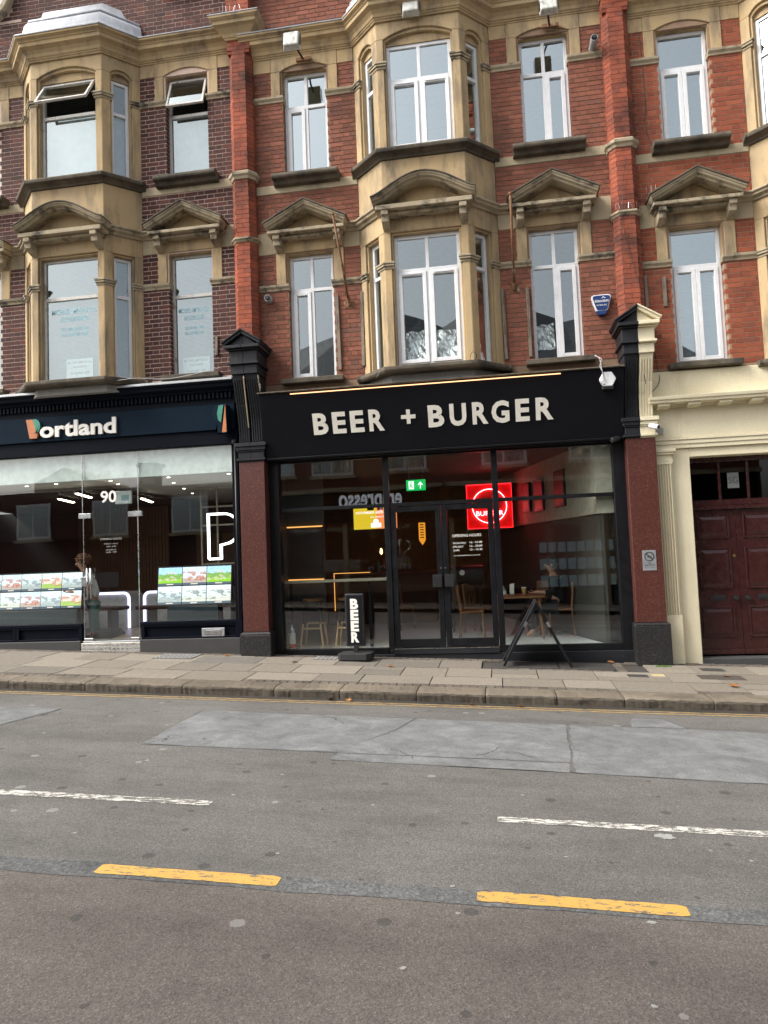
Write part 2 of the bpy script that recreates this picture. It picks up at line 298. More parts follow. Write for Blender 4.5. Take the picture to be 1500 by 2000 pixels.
# ------------------------------------------------------------------ mesh helpers
class MB:
    def __init__(s, M=None): s.v = []; s.f = []; s.M = M
    def add(s, vs, fs):
        o = len(s.v)
        for p in vs:
            p = Vector(p); s.v.append(tuple(s.M @ p) if s.M else tuple(p))
        for f in fs: s.f.append(tuple(i + o for i in f))
        return s
    def box(s, x0, x1, y0, y1, z0, z1):
        return s.add([(x0, y0, z0), (x1, y0, z0), (x1, y1, z0), (x0, y1, z0), (x0, y0, z1), (x1, y0, z1), (x1, y1, z1), (x0, y1, z1)],
                     [(0, 3, 2, 1), (4, 5, 6, 7), (0, 1, 5, 4), (1, 2, 6, 5), (2, 3, 7, 6), (3, 0, 4, 7)])
    def _pr(s, P, a, b, mk):
        n = len(P)
        return s.add([mk(p, a) for p in P] + [mk(p, b) for p in P], [tuple(range(n)), tuple(range(2 * n - 1, n - 1, -1))] + [(i, n + i, n + (i + 1) % n, (i + 1) % n) for i in range(n)])
    def pxz(s, P, y0, y1): return s._pr(P, y0, y1, lambda p, q: (p[0], q, p[1]))
    def pxy(s, P, z0, z1): return s._pr(P, z0, z1, lambda p, q: (p[0], p[1], q))
    def pyz(s, P, x0, x1): return s._pr(P, x0, x1, lambda p, q: (q, p[0], p[1]))
    def sweep(s, path, prof, caps=True, closed=True):
        # path: plan points left to right, outward = toward -y (right-hand side of travel); prof: (out, z)
        n = len(path); k = len(prof); vs = []
        for i, p in enumerate(path):
            p = Vector(p); d = []
            if i > 0: d.append((p - Vector(path[i - 1])).normalized())
            if i < n - 1: d.append((Vector(path[i + 1]) - p).normalized())
            nn = [Vector((e.y, -e.x)) for e in d]
            mt = nn[0] if len(nn) == 1 else (nn[0] + nn[1]).normalized()
            sc = 1 / max(0.3, mt.dot(nn[0]))
            for o, z in prof: vs.append((p.x + mt.x * o * sc, p.y + mt.y * o * sc, z))
        fs = [(i * k + j, (i + 1) * k + j, (i + 1) * k + (j + 1) % k, i * k + (j + 1) % k) for i in range(n - 1) for j in range(k if closed else k - 1)]
        if caps: fs += [tuple(range(k)), tuple(range((n - 1) * k + k - 1, (n - 1) * k - 1, -1))]
        return s.add(vs, fs)
    def ribbon(s, path, prof):
        # path in xz, prof (normal offset, y) closed
        n = len(path); k = len(prof); vs = []
        for i, p in enumerate(path):
            p = Vector(p); d = []
            if i > 0: d.append((p - Vector(path[i - 1])).normalized())
            if i < n - 1: d.append((Vector(path[i + 1]) - p).normalized())
            nn = [Vector((-e.y, e.x)) for e in d]
            mt = nn[0] if len(nn) == 1 else (nn[0] + nn[1]).normalized()
            sc = 1 / max(0.4, mt.dot(nn[0]))
            for o, y in prof: vs.append((p.x + mt.x * o * sc, y, p.y + mt.y * o * sc))
        fs = [(i * k + j, (i + 1) * k + j, (i + 1) * k + (j + 1) % k, i * k + (j + 1) % k) for i in range(n - 1) for j in range(k)]
        fs += [tuple(range(k)), tuple(range((n - 1) * k + k - 1, (n - 1) * k - 1, -1))]
        return s.add(vs, fs)
    def arch(s, u0, u1, z0, z1, hw, zs, zc, y0, y1, n=10):
        # slab u0..u1 x z0..z1 with an arched notch open at the bottom
        s.box(u0, -hw, y0, y1, z0, zs); s.box(hw, u1, y0, y1, z0, zs)
        rise = zc - zs; rad = (hw * hw + rise * rise) / (2 * rise); a = math.asin(min(1, hw / rad))
        pts = [(rad * math.sin(-a + 2 * a * i / n), zc - rad + rad * math.cos(-a + 2 * a * i / n)) for i in range(n + 1)]
        P = [(u0, zs)] + [(-hw, zs)] + pts[1:-1] + [(hw, zs), (u1, zs)]
        # upper ring
        up_ = [(u1, z1), (u0, z1)]
        s.pxz(P + up_, y0, y1)
        return s
    def tube(s, pts, r, n=8, r2=None):
        pts = [Vector(p) for p in pts]; vs = []; m_ = len(pts)
        for i, p in enumerate(pts):
            d = (pts[min(i + 1, m_ - 1)] - pts[max(i - 1, 0)]).normalized()
            a = d.cross(Vector((0, 0, 1)))
            if a.length < 1e-3: a = d.cross(Vector((1, 0, 0)))
            a.normalize(); b = d.cross(a)
            rr = r if r2 is None else r + (r2 - r) * i / (m_ - 1)
            for k in range(n):
                t = 2 * math.pi * k / n; vs.append(p + a * math.cos(t) * rr + b * math.sin(t) * rr)
        fs = [(i * n + k, i * n + (k + 1) % n, (i + 1) * n + (k + 1) % n, (i + 1) * n + k) for i in range(m_ - 1) for k in range(n)]
        fs += [tuple(range(n - 1, -1, -1)), tuple(range((m_ - 1) * n, m_ * n))]
        return s.add(vs, fs)
    def lathe(s, prof, c, n=16, axis='z'):
        vs = []; k = len(prof)
        for i in range(n):
            t = 2 * math.pi * i / n
            for r_, h in prof:
                p = (r_ * math.cos(t), r_ * math.sin(t), h)
                if axis == 'y': p = (p[0], p[2], p[1])
                vs.append((c[0] + p[0], c[1] + p[1], c[2] + p[2]))
        fs = [(i * k + j, ((i + 1) % n) * k + j, ((i + 1) % n) * k + j + 1, i * k + j + 1) for i in range(n) for j in range(k - 1)]
        return s.add(vs, fs)
    def obj(s, name, mat, parent=None, bevel=0, smooth=False, seg=1):
        me = bpy.data.meshes.new(name); me.from_pydata(s.v, [], s.f)
        b = bmesh.new(); b.from_mesh(me); bmesh.ops.recalc_face_normals(b, faces=b.faces); b.to_mesh(me); b.free()
        if smooth:
            for p in me.polygons: p.use_smooth = True
        me.materials.append(mat)
        o = bpy.data.objects.new(name, me); COL.objects.link(o)
        if parent: o.parent = parent
        if bevel:
            md = o.modifiers.new('edge', 'BEVEL'); md.width = bevel; md.segments = seg; md.limit_method = 'ANGLE'; md.angle_limit = R(40); md.use_clamp_overlap = True
        return o
def tag(o, label, cat, group=None):
    o['label'] = label; o['category'] = cat
    if group: o['group'] = group
    return o
def thing(name, label, cat, loc=(0, 0, 0), group=None):
    o = bpy.data.objects.new(name, None); o.empty_display_size = 0.1; COL.objects.link(o); o.location = loc
    return tag(o, label, cat, group)
def struct(o): o['kind'] = 'structure'; return o
_tc = {}
def text_mesh(txt, size, ext, off):
    key = (txt, size, ext, off)
    if key in _tc: return _tc[key]
    c = bpy.data.curves.new('t', 'FONT'); c.body = txt; c.size = size; c.extrude = ext; c.offset = off; c.resolution_u = 3
    o = bpy.data.objects.new('t', c); COL.objects.link(o)
    dg = bpy.context.evaluated_depsgraph_get(); me = bpy.data.meshes.new_from_object(o.evaluated_get(dg))
    bpy.data.objects.remove(o); bpy.data.curves.remove(c); _tc[key] = me
    return me
def text(name, txt, mat, parent, x0, x1, z, y, h=None, ext=0.004, off=0.0, mirror=False, rotz=0):
    # stands in the xz plane facing -y, from x0 to x1 on baseline z
    me = text_mesh(txt, 1.0, 1.0, off).copy()
    xs = [v.co.x for v in me.vertices]; ys = [v.co.y for v in me.vertices]
    sx = (x1 - x0) / (max(xs) - min(xs)); sy = (h / (max(ys) - (min(ys) if min(ys) < -0.02 and h is None else 0))) if h else sx
    mnx = min(xs)
    for v in me.vertices:
        v.co = Vector(((v.co.x - mnx) * sx + x0, y - v.co.z * ext, v.co.y * sy + z))
    if mirror:
        for v in me.vertices: v.co.x = x0 + x1 - v.co.x
    me.materials.clear(); me.materials.append(mat); me.name = name
    b = bmesh.new(); b.from_mesh(me); bmesh.ops.recalc_face_normals(b, faces=b.faces); b.to_mesh(me); b.free()
    o = bpy.data.objects.new(name, me); COL.objects.link(o)
    if parent: o.parent = parent
    return o
def rnd(a, b): return random.uniform(a, b)

# ------------------------------------------------------------------ ground
GX = -0.0385
def pave_z(x, y): return -0.08 + GX * x + 0.02 * y
def road_c(y):
    P = [(-30, -0.24), (-10.06, -0.24), (-9, -0.20), (-7.8, -0.19), (-5, -0.19), (-3.6, -0.205), (-2.5, -0.24), (0, -0.24)]
    for (a, za), (b, zb) in zip(P, P[1:]):
        if a <= y <= b: return za + (zb - za) * (y - a) / (b - a)
    return -0.24
def road_z(x, y): return road_c(y) + GX * x
def sheet(name, mat, xs, ys, zf, dz=0.0, parent=None):
    mb = MB(); vs = [(x, y, zf(x, y) + dz) for y in ys for x in xs]; n = len(xs)
    mb.add(vs, [(j * n + i, j * n + i + 1, (j + 1) * n + i + 1, (j + 1) * n + i) for j in range(len(ys) - 1) for i in range(n - 1)])
    return mb.obj(name, mat, parent)
YS = [-10.06, -9, -7.8, -5, -3.6, -2.5, -2.45]
g = MB().add([(-400, -400, -0.7 + 400 * 0.0385), (400, -400, -0.7 - 400 * 0.0385), (400, 400, -0.7 - 400 * 0.0385), (-400, 400, -0.7 + 400 * 0.0385)], [(0, 1, 2, 3)]).obj('ground', GROUNDM); struct(g)
road = sheet('road', ROADM, [-60, 60], YS, road_z); struct(road)
struct(sheet('far_lane', ROADF, [-60, 60], [-10.06, -9, -7.8, -7.34], road_z, 0.002))
def wobble_strip(name, mat, x0, x1, y0, y1, dz, amp=0.012, step=0.12, kind='structure', rag=0.0, round_=0):
    n = max(2, int((x1 - x0) / step)); vs = []
    for i in range(n + 1):
        x = x0 + (x1 - x0) * i / n
        a = mnoise.noise((x * 2.3, y0 * 7, 3)) * amp + mnoise.noise((x * 14, y0 * 7, 1)) * amp * 0.5
        b = mnoise.noise((x * 2.3, y1 * 9, 8)) * amp + mnoise.noise((x * 14, y1 * 9, 5)) * amp * 0.5
        ex = rag * mnoise.noise((i, y0, y1)) if i in (0, n) else 0
        if round_:
            e_ = {0: .012, 1: .004}.get(min(i, n - i), 0); a += e_; b -= e_
        for y in (y0 + a, y1 + b): vs.append((x + ex, y, road_z(x, y) + dz))
    o = MB().add(vs, [(2 * i, 2 * i + 2, 2 * i + 3, 2 * i + 1) for i in range(n)]).obj(name, mat)
    o['kind'] = kind; return o
wobble_strip('asphalt_seam', SEAM, -40, 40, -7.43, -7.27, 0.0045, 0.02)
wobble_strip('gutter', asphalt('dirty_gutter', (0.03, 0.027, 0.023), (0.06, 0.054, 0.045), (0.10, 0.09, 0.07)), -30, 30, -2.63, -2.46, 0.004, 0.03)
for y in (-2.69, -2.81): wobble_strip('yellow_kerb_line', YELD, -30, 30, y - 0.024, y + 0.024, 0.004, 0.006)
for a, b in ((-14, -10.4), (-7.2, -1.99), (-0.075, 4.2), (7, 11)): wobble_strip('white_lane_line', WHI, a, b, -6.33, -6.235, 0.003, 0.008, 0.03)
for a, b in ((-4.2, -3.2), (-2.19, -1.185), (-0.175, 0.812), (1.85, 2.85)): wobble_strip('yellow_lane_dash', YEL, a, b, -7.395, -7.285, 0.007, 0.010, 0.02, round_=1)
def patch(name, pts, dz=0.003, mat=None, w=0.018):
    P = []
    for (a, b) in zip(pts, pts[1:] + pts[:1]):
        k = max(2, int((Vector(a) - Vector(b)).length / 0.05))
        for i in range(k):
            q = Vector(a).lerp(Vector(b), i / k)
            P.append((q.x + w * mnoise.noise((q.x * 5, q.y * 5, 0)) + .02 * mnoise.noise((q.x * 31, q.y * 31, 2)), q.y + w * mnoise.noise((q.x * 5, q.y * 5, 4)) + .012 * mnoise.noise((q.x * 31, q.y * 31, 6))))
    bm = bmesh.new(); bm.faces.new([bm.verts.new((x, y, 0)) for x, y in P]); bmesh.ops.triangulate(bm, faces=bm.faces)
    for yy in (-3.6, -5.0):
        bmesh.ops.bisect_plane(bm, geom=bm.verts[:] + bm.edges[:] + bm.faces[:], plane_co=(0, yy, 0), plane_no=(0, 1, 0))
    for v in bm.verts: v.co.z = road_z(v.co.x, v.co.y) + dz
    bmesh.ops.recalc_face_normals(bm, faces=bm.faces)
    me = bpy.data.meshes.new(name); bm.to_mesh(me); bm.free(); me.materials.append(mat or PATCHM)
    for p in me.polygons:
        pass
    o = bpy.data.objects.new(name, me); COL.objects.link(o); struct(o); return o
patch('road_patch', [(-3.20, -4.93), (0.52, -4.94), (0.60, -3.56), (-3.24, -3.45)]); patch('road_patch', [(-1.42, -4.955), (0.50, -4.965), (0.48, -5.22), (-1.42, -5.16)]); patch('road_patch', [(0.515, -5.22), (2.2, -5.30), (9, -5.35), (9, -3.60), (0.63, -3.58)]); patch('road_patch', [(1.22, -3.555), (1.75, -3.56), (1.62, -3.12), (1.30, -3.12)])
def seam(pts, k0):
    mb = MB()
    for (a, b) in zip(pts, pts[1:]):
        a, b = Vector(a), Vector(b); L = (b - a).length; n = max(2, int(L / .08)); d = (b - a).normalized(); q = Vector((-d.y, d.x)); vs = []
        for i in range(n + 1):
            w_k = mnoise.noise((i * .21 + k0 * 9, k0, a.x)); p = a.lerp(b, i / n) + q * .012 * mnoise.noise((a.x + i * .7, k0, 0)); w = .0005 + max(0, .008 * (w_k + .25))
            for e in (p - q * w, p + q * w): vs.append((e.x, e.y, road_z(e.x, e.y) + .0055))
        mb.add(vs, [(2 * i, 2 * i + 2, 2 * i + 3, 2 * i + 1) for i in range(n)])
    struct(mb.obj('patch_seam', plain('black_tar', (0.045, 0.045, 0.045), .8)))
seam([(-3.24, -3.45), (-3.20, -4.93), (-1.42, -4.93), (-1.42, -5.16), (0.48, -5.22), (2.2, -5.30), (9, -5.35)], 1); seam([(-3.24, -3.45), (0.6, -3.56), (1.22, -3.60), (1.30, -3.12)], 2); seam([(0.60, -3.56), (0.56, -4.2), (0.62, -4.7), (0.48, -5.22)], 3); seam([(-.9, -3.5), (-1.05, -4.1), (-1.3, -4.6), (-1.42, -4.93)], 4); seam([(1.62, -3.12), (1.75, -3.56), (3.2, -3.7)], 5); seam([(-4.80, -3.65), (-4.95, -4.45), (-9, -4.5)], 6)
patch('road_patch', [(-4.80, -3.65), (-4.95, -4.45), (-9, -4.5), (-9, -3.7)])
splat_m = plain('white_paint_splash', (0.30, 0.30, 0.285), 0.8)
def splat(x, y, r):
    pts = []
    for i in range(22):
        t = 2 * math.pi * i / 22; q = r * (0.45 + 1.3 * abs(mnoise.noise((math.cos(t) * 3 + x * 9, math.sin(t) * 3, r * 90))))
        pts.append((x + q * 1.3 * math.cos(t), y + q * math.sin(t), road_z(x, y) + 0.004))
    o = MB().add(pts, [tuple(range(22))]).obj('paint_splash', splat_m); o['kind'] = 'structure'
for a in ((0.92, -6.42, .055), (0.62, -7.47, .020), (-0.26, -7.52, .013), (-0.46, -8.0, .014), (-1.7, -5.6, .013), (-0.3, -7.25, .012), (0.3, -6.8, .012), (-2.6, -6.9, .016), (1.3, -6.7, .013), (-0.9, -6.15, .013), (-4.3, -4.7, .02), (-3.3, -4.2, .014), (-1.3, -7.0, .012), (-1.9, -6.1, .014), (-2.9, -5.4, .016), (0.1, -5.8, .013), (.5, -8.1, .013)): splat(*a)

# pavement: bed sheet plus slabs, setts and kerb stones
pav = sheet('pavement', BED, [-40, 40], [-2.14, 0.6], pave_z, -0.02); struct(pav)
SLOPE = (math.atan(0.02), math.atan(-GX), 0)
_unit = {}
def unit_box(name, mat, bev):
    key = (name, mat.name)
    if key not in _unit:
        b = bev; me = bpy.data.meshes.new(name)
        vs = [(x, y, z) for z in (-1, 0) for x, y in ((-.5, -.5), (.5, -.5), (.5, .5), (-.5, .5))]
        me.from_pydata(vs, [], [(0, 3, 2, 1), (4, 5, 6, 7), (0, 1, 5, 4), (1, 2, 6, 5), (2, 3, 7, 6), (3, 0, 4, 7)])
        me.materials.append(mat); _unit[key] = me
    return _unit[key]
def slab(name, mat, parent, x0, x1, y0, y1, top=0.0, th=0.05):
    o = bpy.data.objects.new(name, unit_box(name, mat, 0)); COL.objects.link(o); o.parent = parent
    cx, cy = (x0 + x1) / 2, (y0 + y1) / 2
    o.location = (cx, cy, pave_z(cx, cy) + top + rnd(-0.0025, 0.0025)); o.scale = (x1 - x0 - 0.013, y1 - y0 - 0.014, th)
    o.rotation_euler = (SLOPE[0] + rnd(-.003, .003), SLOPE[1] + rnd(-.003, .003), 0)
    return o
setts = []
rows = [(-2.13, -1.49), (-1.49, -0.86), (-0.86, -0.24)]
for ri, (ya, yb) in enumerate(rows):
    x = -12 + ri * 0.31
    while x < 9:
        w = random.choice([0.6, 0.6, 0.75, 0.9, 0.9])
        if ri == 0 and random.random() < 0.42:
            # pieced slab with a strip of small setts along the kerb
            slab('paving_slab', PAVE, pav, x, x + w, ya + 0.13, yb)
            k = int(w / 0.1)
            for i in range(k): setts.append((x + i * w / k, x + (i + 1) * w / k, ya, ya + 0.13))
        elif ri == 2 and 0.0 < x + w and x < 1.55: pass
        elif random.random() < 0.2:
            mid = ya + rnd(.25, .4); slab('paving_slab', PAVE, pav, x, x + w, ya, mid); slab('paving_slab', PAVE, pav, x, x + w, mid, yb)
        else: slab('paving_slab', PAVE, pav, x, x + w, ya, yb)
        x += w
x = -12.0
while x < 9:
    if not (-0.1 < x < 1.6): setts.append((x, x + 0.21, -0.24, -0.125)); setts.append((x + 0.1, x + 0.31, -0.125, -0.01))
    x += 0.21
for i in range(9): setts.append((0.06 + i * 0.16, 0.06 + (i + 1) * 0.16, -0.86, -0.74))
for i in range(5): setts.append((1.56, 1.68, -0.86 + i * 0.15, -0.86 + (i + 1) * 0.15))
setts.sort(key=lambda s_: 0 if in_frame(((s_[0] + s_[1]) / 2, (s_[2] + s_[3]) / 2, 0)) else 1)
for s_ in setts[:150]: slab('sett', SETT, pav, *s_, top=-0.003)
mbs = MB()
for (a, b, c, d) in setts[150:]:
    z = pave_z((a + b) / 2, (c + d) / 2) - 0.003; mbs.box(a + .004, b - .004, c + .004, d - .004, z - 0.05, z)
o = mbs.obj('setts', SETT, pav); o['kind'] = 'stuff'
slab('cellar_hatch', IRON, pav, 0.06, 0.78, -0.73, -0.24, 0.002); slab('cellar_hatch', IRON, pav, 0.80, 1.54, -0.73, -0.24, 0.002)
kerb = struct(MB().box(-40, 40, -2.42, -2.14, -3, -2.9).obj('kerb', BED))
for v in kerb.data.vertices: v.co.z = pave_z(v.co.x, v.co.y) + (-0.03 if v.co.z > -2.95 else -0.4)
x = -12.0
while x < 8:
    L = rnd(0.7, 1.35); nx = max(10, int(L / 0.035)); mb = MB(); prof = [(-2.14, -0.05), (-2.14, 0.0), (-2.2, 0.001), (-2.32, 0.001), (-2.43, 0.0), (-2.470, -0.002), (-2.492, -0.010), (-2.503, -0.03), (-2.50, -0.2)]
    vs = []
    for i in range(nx + 1):
        xx = x + 0.006 + (L - 0.012) * i / nx; e = 0.006 if i in (0, nx) else 0
        for j, (y, dz) in enumerate(prof):
            nn = mnoise.noise((xx * 5, y * 14, dz * 14)) * 0.010 + mnoise.noise((xx * 24, y * 40, dz * 40)) * 0.010
            f = 1 if j > 2 else 0.3
            vs.append((xx, y + nn * f + (e if j > 4 else 0), pave_z(xx, -2.14) + 0.02 * (y + 2.14) + dz + nn * f * 0.8 - e * (1 if 0 < j < 8 else 0)))
    k = len(prof)
    mb.add(vs, [(i * k + j, (i + 1) * k + j, (i + 1) * k + j + 1, i * k + j + 1) for i in range(nx) for j in range(k - 1)] + [tuple(range(k)), tuple(range(nx * k + k - 1, nx * k - 1, -1))])
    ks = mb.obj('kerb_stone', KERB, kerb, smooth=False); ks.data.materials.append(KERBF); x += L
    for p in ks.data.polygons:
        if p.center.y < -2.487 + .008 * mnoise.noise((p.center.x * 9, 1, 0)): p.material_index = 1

# ------------------------------------------------------------------ the three houses
BAY = [(-1.09, 0), (-0.64, -0.45), (0.64, -0.45), (1.09, 0)]
def face_m(a, b):
    a = Vector((a[0], a[1], 0)); b = Vector((b[0], b[1], 0)); t = (b - a).normalized(); n = Vector((-t.y, t.x, 0)); c = (a + b) / 2
    M_ = Matrix.Identity(4)
    for i in range(3): M_[i][0] = t[i]; M_[i][1] = n[i]; M_[i][2] = (0, 0, 1)[i]; M_[i][3] = c[i]
    return M_
FACES = [face_m(BAY[0], BAY[1]), face_m(BAY[1], BAY[2]), face_m(BAY[2], BAY[3])]
FW = [0.6364, 1.28, 0.6364]; FH = [0.15, 0.505, 0.15]
BRICKMESH = {}
def brick_mesh(mat):
    if mat.name not in BRICKMESH:
        me = bpy.data.meshes.new('brick')
        me.from_pydata([(x, y, z) for y in (0, 1) for x, z in ((-.5, 0), (.5, 0), (.5, 1), (-.5, 1))], [], [(0, 1, 2, 3), (7, 6, 5, 4), (1, 0, 4, 5), (2, 1, 5, 6), (3, 2, 6, 7), (0, 3, 7, 4)])
        me.materials.append(mat); BRICKMESH[mat.name] = me
    return BRICKMESH[mat.name]
def courses(regions, inside=None):
    out = []
    for (u0, u1, z0, z1) in regions:
        k0 = int(math.floor(z0 / 0.075)); k1 = int(math.ceil(z1 / 0.075))
        for k in range(k0, k1):
            za, zb = max(z0, k * 0.075), min(z1, k * 0.075 + 0.062)
            if zb - za < 0.02: continue
            x = math.floor((u0 - 1) / 0.3375) * 0.3375 + (0.16875 if k % 2 else 0)
            while x < u1:
                for w in (0.2165, 0.1025):
                    a, b = max(x, u0), min(x + w, u1)
                    if b - a > 0.025 and (inside is None or inside((a + b) / 2, (za + zb) / 2)): out.append((a, b, za, zb))
                    x += w + 0.0095
    return out
def lay_bricks(bl, wall, mat, xc, dz, limit=300):
    def key(b):
        d = in_frame((xc + (b[0] + b[1]) / 2, 0, dz + b[2])); return (0, d) if d else (1, 0)
    bl.sort(key=key); me = brick_mesh(mat)
    for (a, b, za, zb) in bl[:limit]:
        o = bpy.data.objects.new('brick', me); COL.objects.link(o); o.parent = wall
        o.location = ((a + b) / 2, rnd(-0.006, -0.003), za); o.scale = (b - a, 0.1, zb - za); o.rotation_euler = (0, 0, rnd(-.006, .006))
    mb = MB()
    for (a, b, za, zb) in bl[limit:]:
        j = rnd(-0.006, -0.003); mb.box(a, b, j, 0.1, za, zb)
    if mb.v:
        o = mb.obj('brickwork', mat, wall); o['kind'] = 'stuff'
def mirror_u(Lr): return Lr + [(-b, -a, z0, z1) for a, b, z0, z1 in Lr]
def window(root, M, u, z0, z1, hw, kind, zt, mat=UPVC, y=0.11, blind=None, lab=None):
    T = M @ Matrix.Translation((u, 0, 0)) if M else Matrix.Translation((u, 0, 0))
    fr = MB(T); fw_ = 0.052 if mat is UPVC else 0.04; y1 = y + 0.06
    a, b = -hw, hw
    fr.box(a, a + fw_, y, y1, z0, z1); fr.box(b - fw_, b, y, y1, z0, z1)
    fr.box(a + fw_, b - fw_, y + .001, y1, z0, z0 + fw_ * 1.15); fr.box(a + fw_, b - fw_, y + .001, y1, z1 - fw_, z1)
    fr.box(a + fw_, b - fw_, y - .002, y1, zt - 0.028, zt + 0.028)
    cas = []; panes = []; zl, zh = z0 + fw_ * 1.15, z1 - fw_
    il, ir = a + fw_, b - fw_
    if kind in ('left', 'right', 'pair'):
        fr.box(-0.026, 0.026, y - .001, y1, zl, zh)
        panes += [(il, -0.026, zt + .028, zh), (0.026, ir, zt + .028, zh)]
        for s_, (p, q) in ((-1, (il, -0.026)), (1, (0.026, ir))):
            if kind == 'pair' or (kind == 'left') == (s_ < 0): cas.append((p, q, zl, zt - .028))
            else: panes.append((p, q, zl, zt - .028))
    elif kind == 'double':
        panes.append((il, ir, zt + .028, zh)); cas += [(il, -0.002, zl, zt - .028), (0.002, ir, zl, zt - .028)]
    elif kind == 'open': panes.append((il, ir, zl, zt - .028))
    else: panes += [(il, ir, zt + .028, zh), (il, ir, zl, zt - .028)]
    w = fr.obj('window', mat, root, 0.004)
    if lab: w['label'] = lab
    for (p, q, s0, s1) in cas:
        c = MB(T); k = 0.058; c.box(p, p + k, y - .018, y + .05, s0, s1); c.box(q - k, q, y - .018, y + .05, s0, s1); c.box(p + k, q - k, y - .017, y + .05, s0, s0 + k); c.box(p + k, q - k, y - .017, y + .05, s1 - k, s1)
        if kind == 'pair': c.box(p + .07, q - .07, y - .03, y - .015, s1 - .042, s1 - .022)
        c.obj('casement', mat, w, 0.004); panes.append((p + k, q - k, s0 + k, s1 - k))
    for (p, q, s0, s1) in panes:
        MB(T).box(p, q, y + .026, y + .034, s0, s1).obj('pane', GL_A if (blind and blind[0] == 'roll' or blind == ('slat', 4.45, 6.4)) else (GL_U1 if z0 < 6 and not blind else GL_UP), w)
    if kind == 'open':
        # top-hung vent swung outwards
        H = zh - zt - .028; ang = R(32) if hw > 0.4 else R(20)
        S = T @ Matrix.Translation((0, y - .005, zh)) @ Matrix.Rotation(-ang, 4, 'X')
        c = MB(S); k = 0.035
        c.box(il, il + k, -.02, .02, -H, 0); c.box(ir - k, ir, -.02, .02, -H, 0); c.box(il + k, ir - k, -.019, .02, -H, -H + k); c.box(il + k, ir - k, -.019, .02, -k, 0)
        c.obj('open_vent', mat, w, 0.003)['label'] = 'top-hung vent swung open'
        MB(S).box(il + k, ir - k, -.004, .004, -H + k, -k).obj('pane', GL_A, w)
    if blind:
        bz0, bz1 = blind[1], blind[2]; bl = MB(T)
        if blind[0] == 'slat':
            z = bz0
            while z < bz1: bl.add([(il, y + .085, z), (ir, y + .085, z), (ir, y + .105, z + .017), (il, y + .105, z + .017)], [(0, 1, 2, 3)]); z += 0.0215
            o = bl.obj('blind_slats', BLINDM, w); o['kind'] = 'stuff'
        else: bl.box(il, ir, y + .09, y + .10, bz0, bz1).obj('roller_blind', BLINDM, w)
    return w
def bracket(root, M, u, zt, mat):
    MB(M).pyz([(0, zt), (-0.24, zt), (-0.24, zt - .07), (-0.20, zt - .085), (-0.19, zt - .16), (-0.10, zt - .20), (0, zt - .23)], u - .055, u + .055).obj('bracket', mat, root, 0.006)
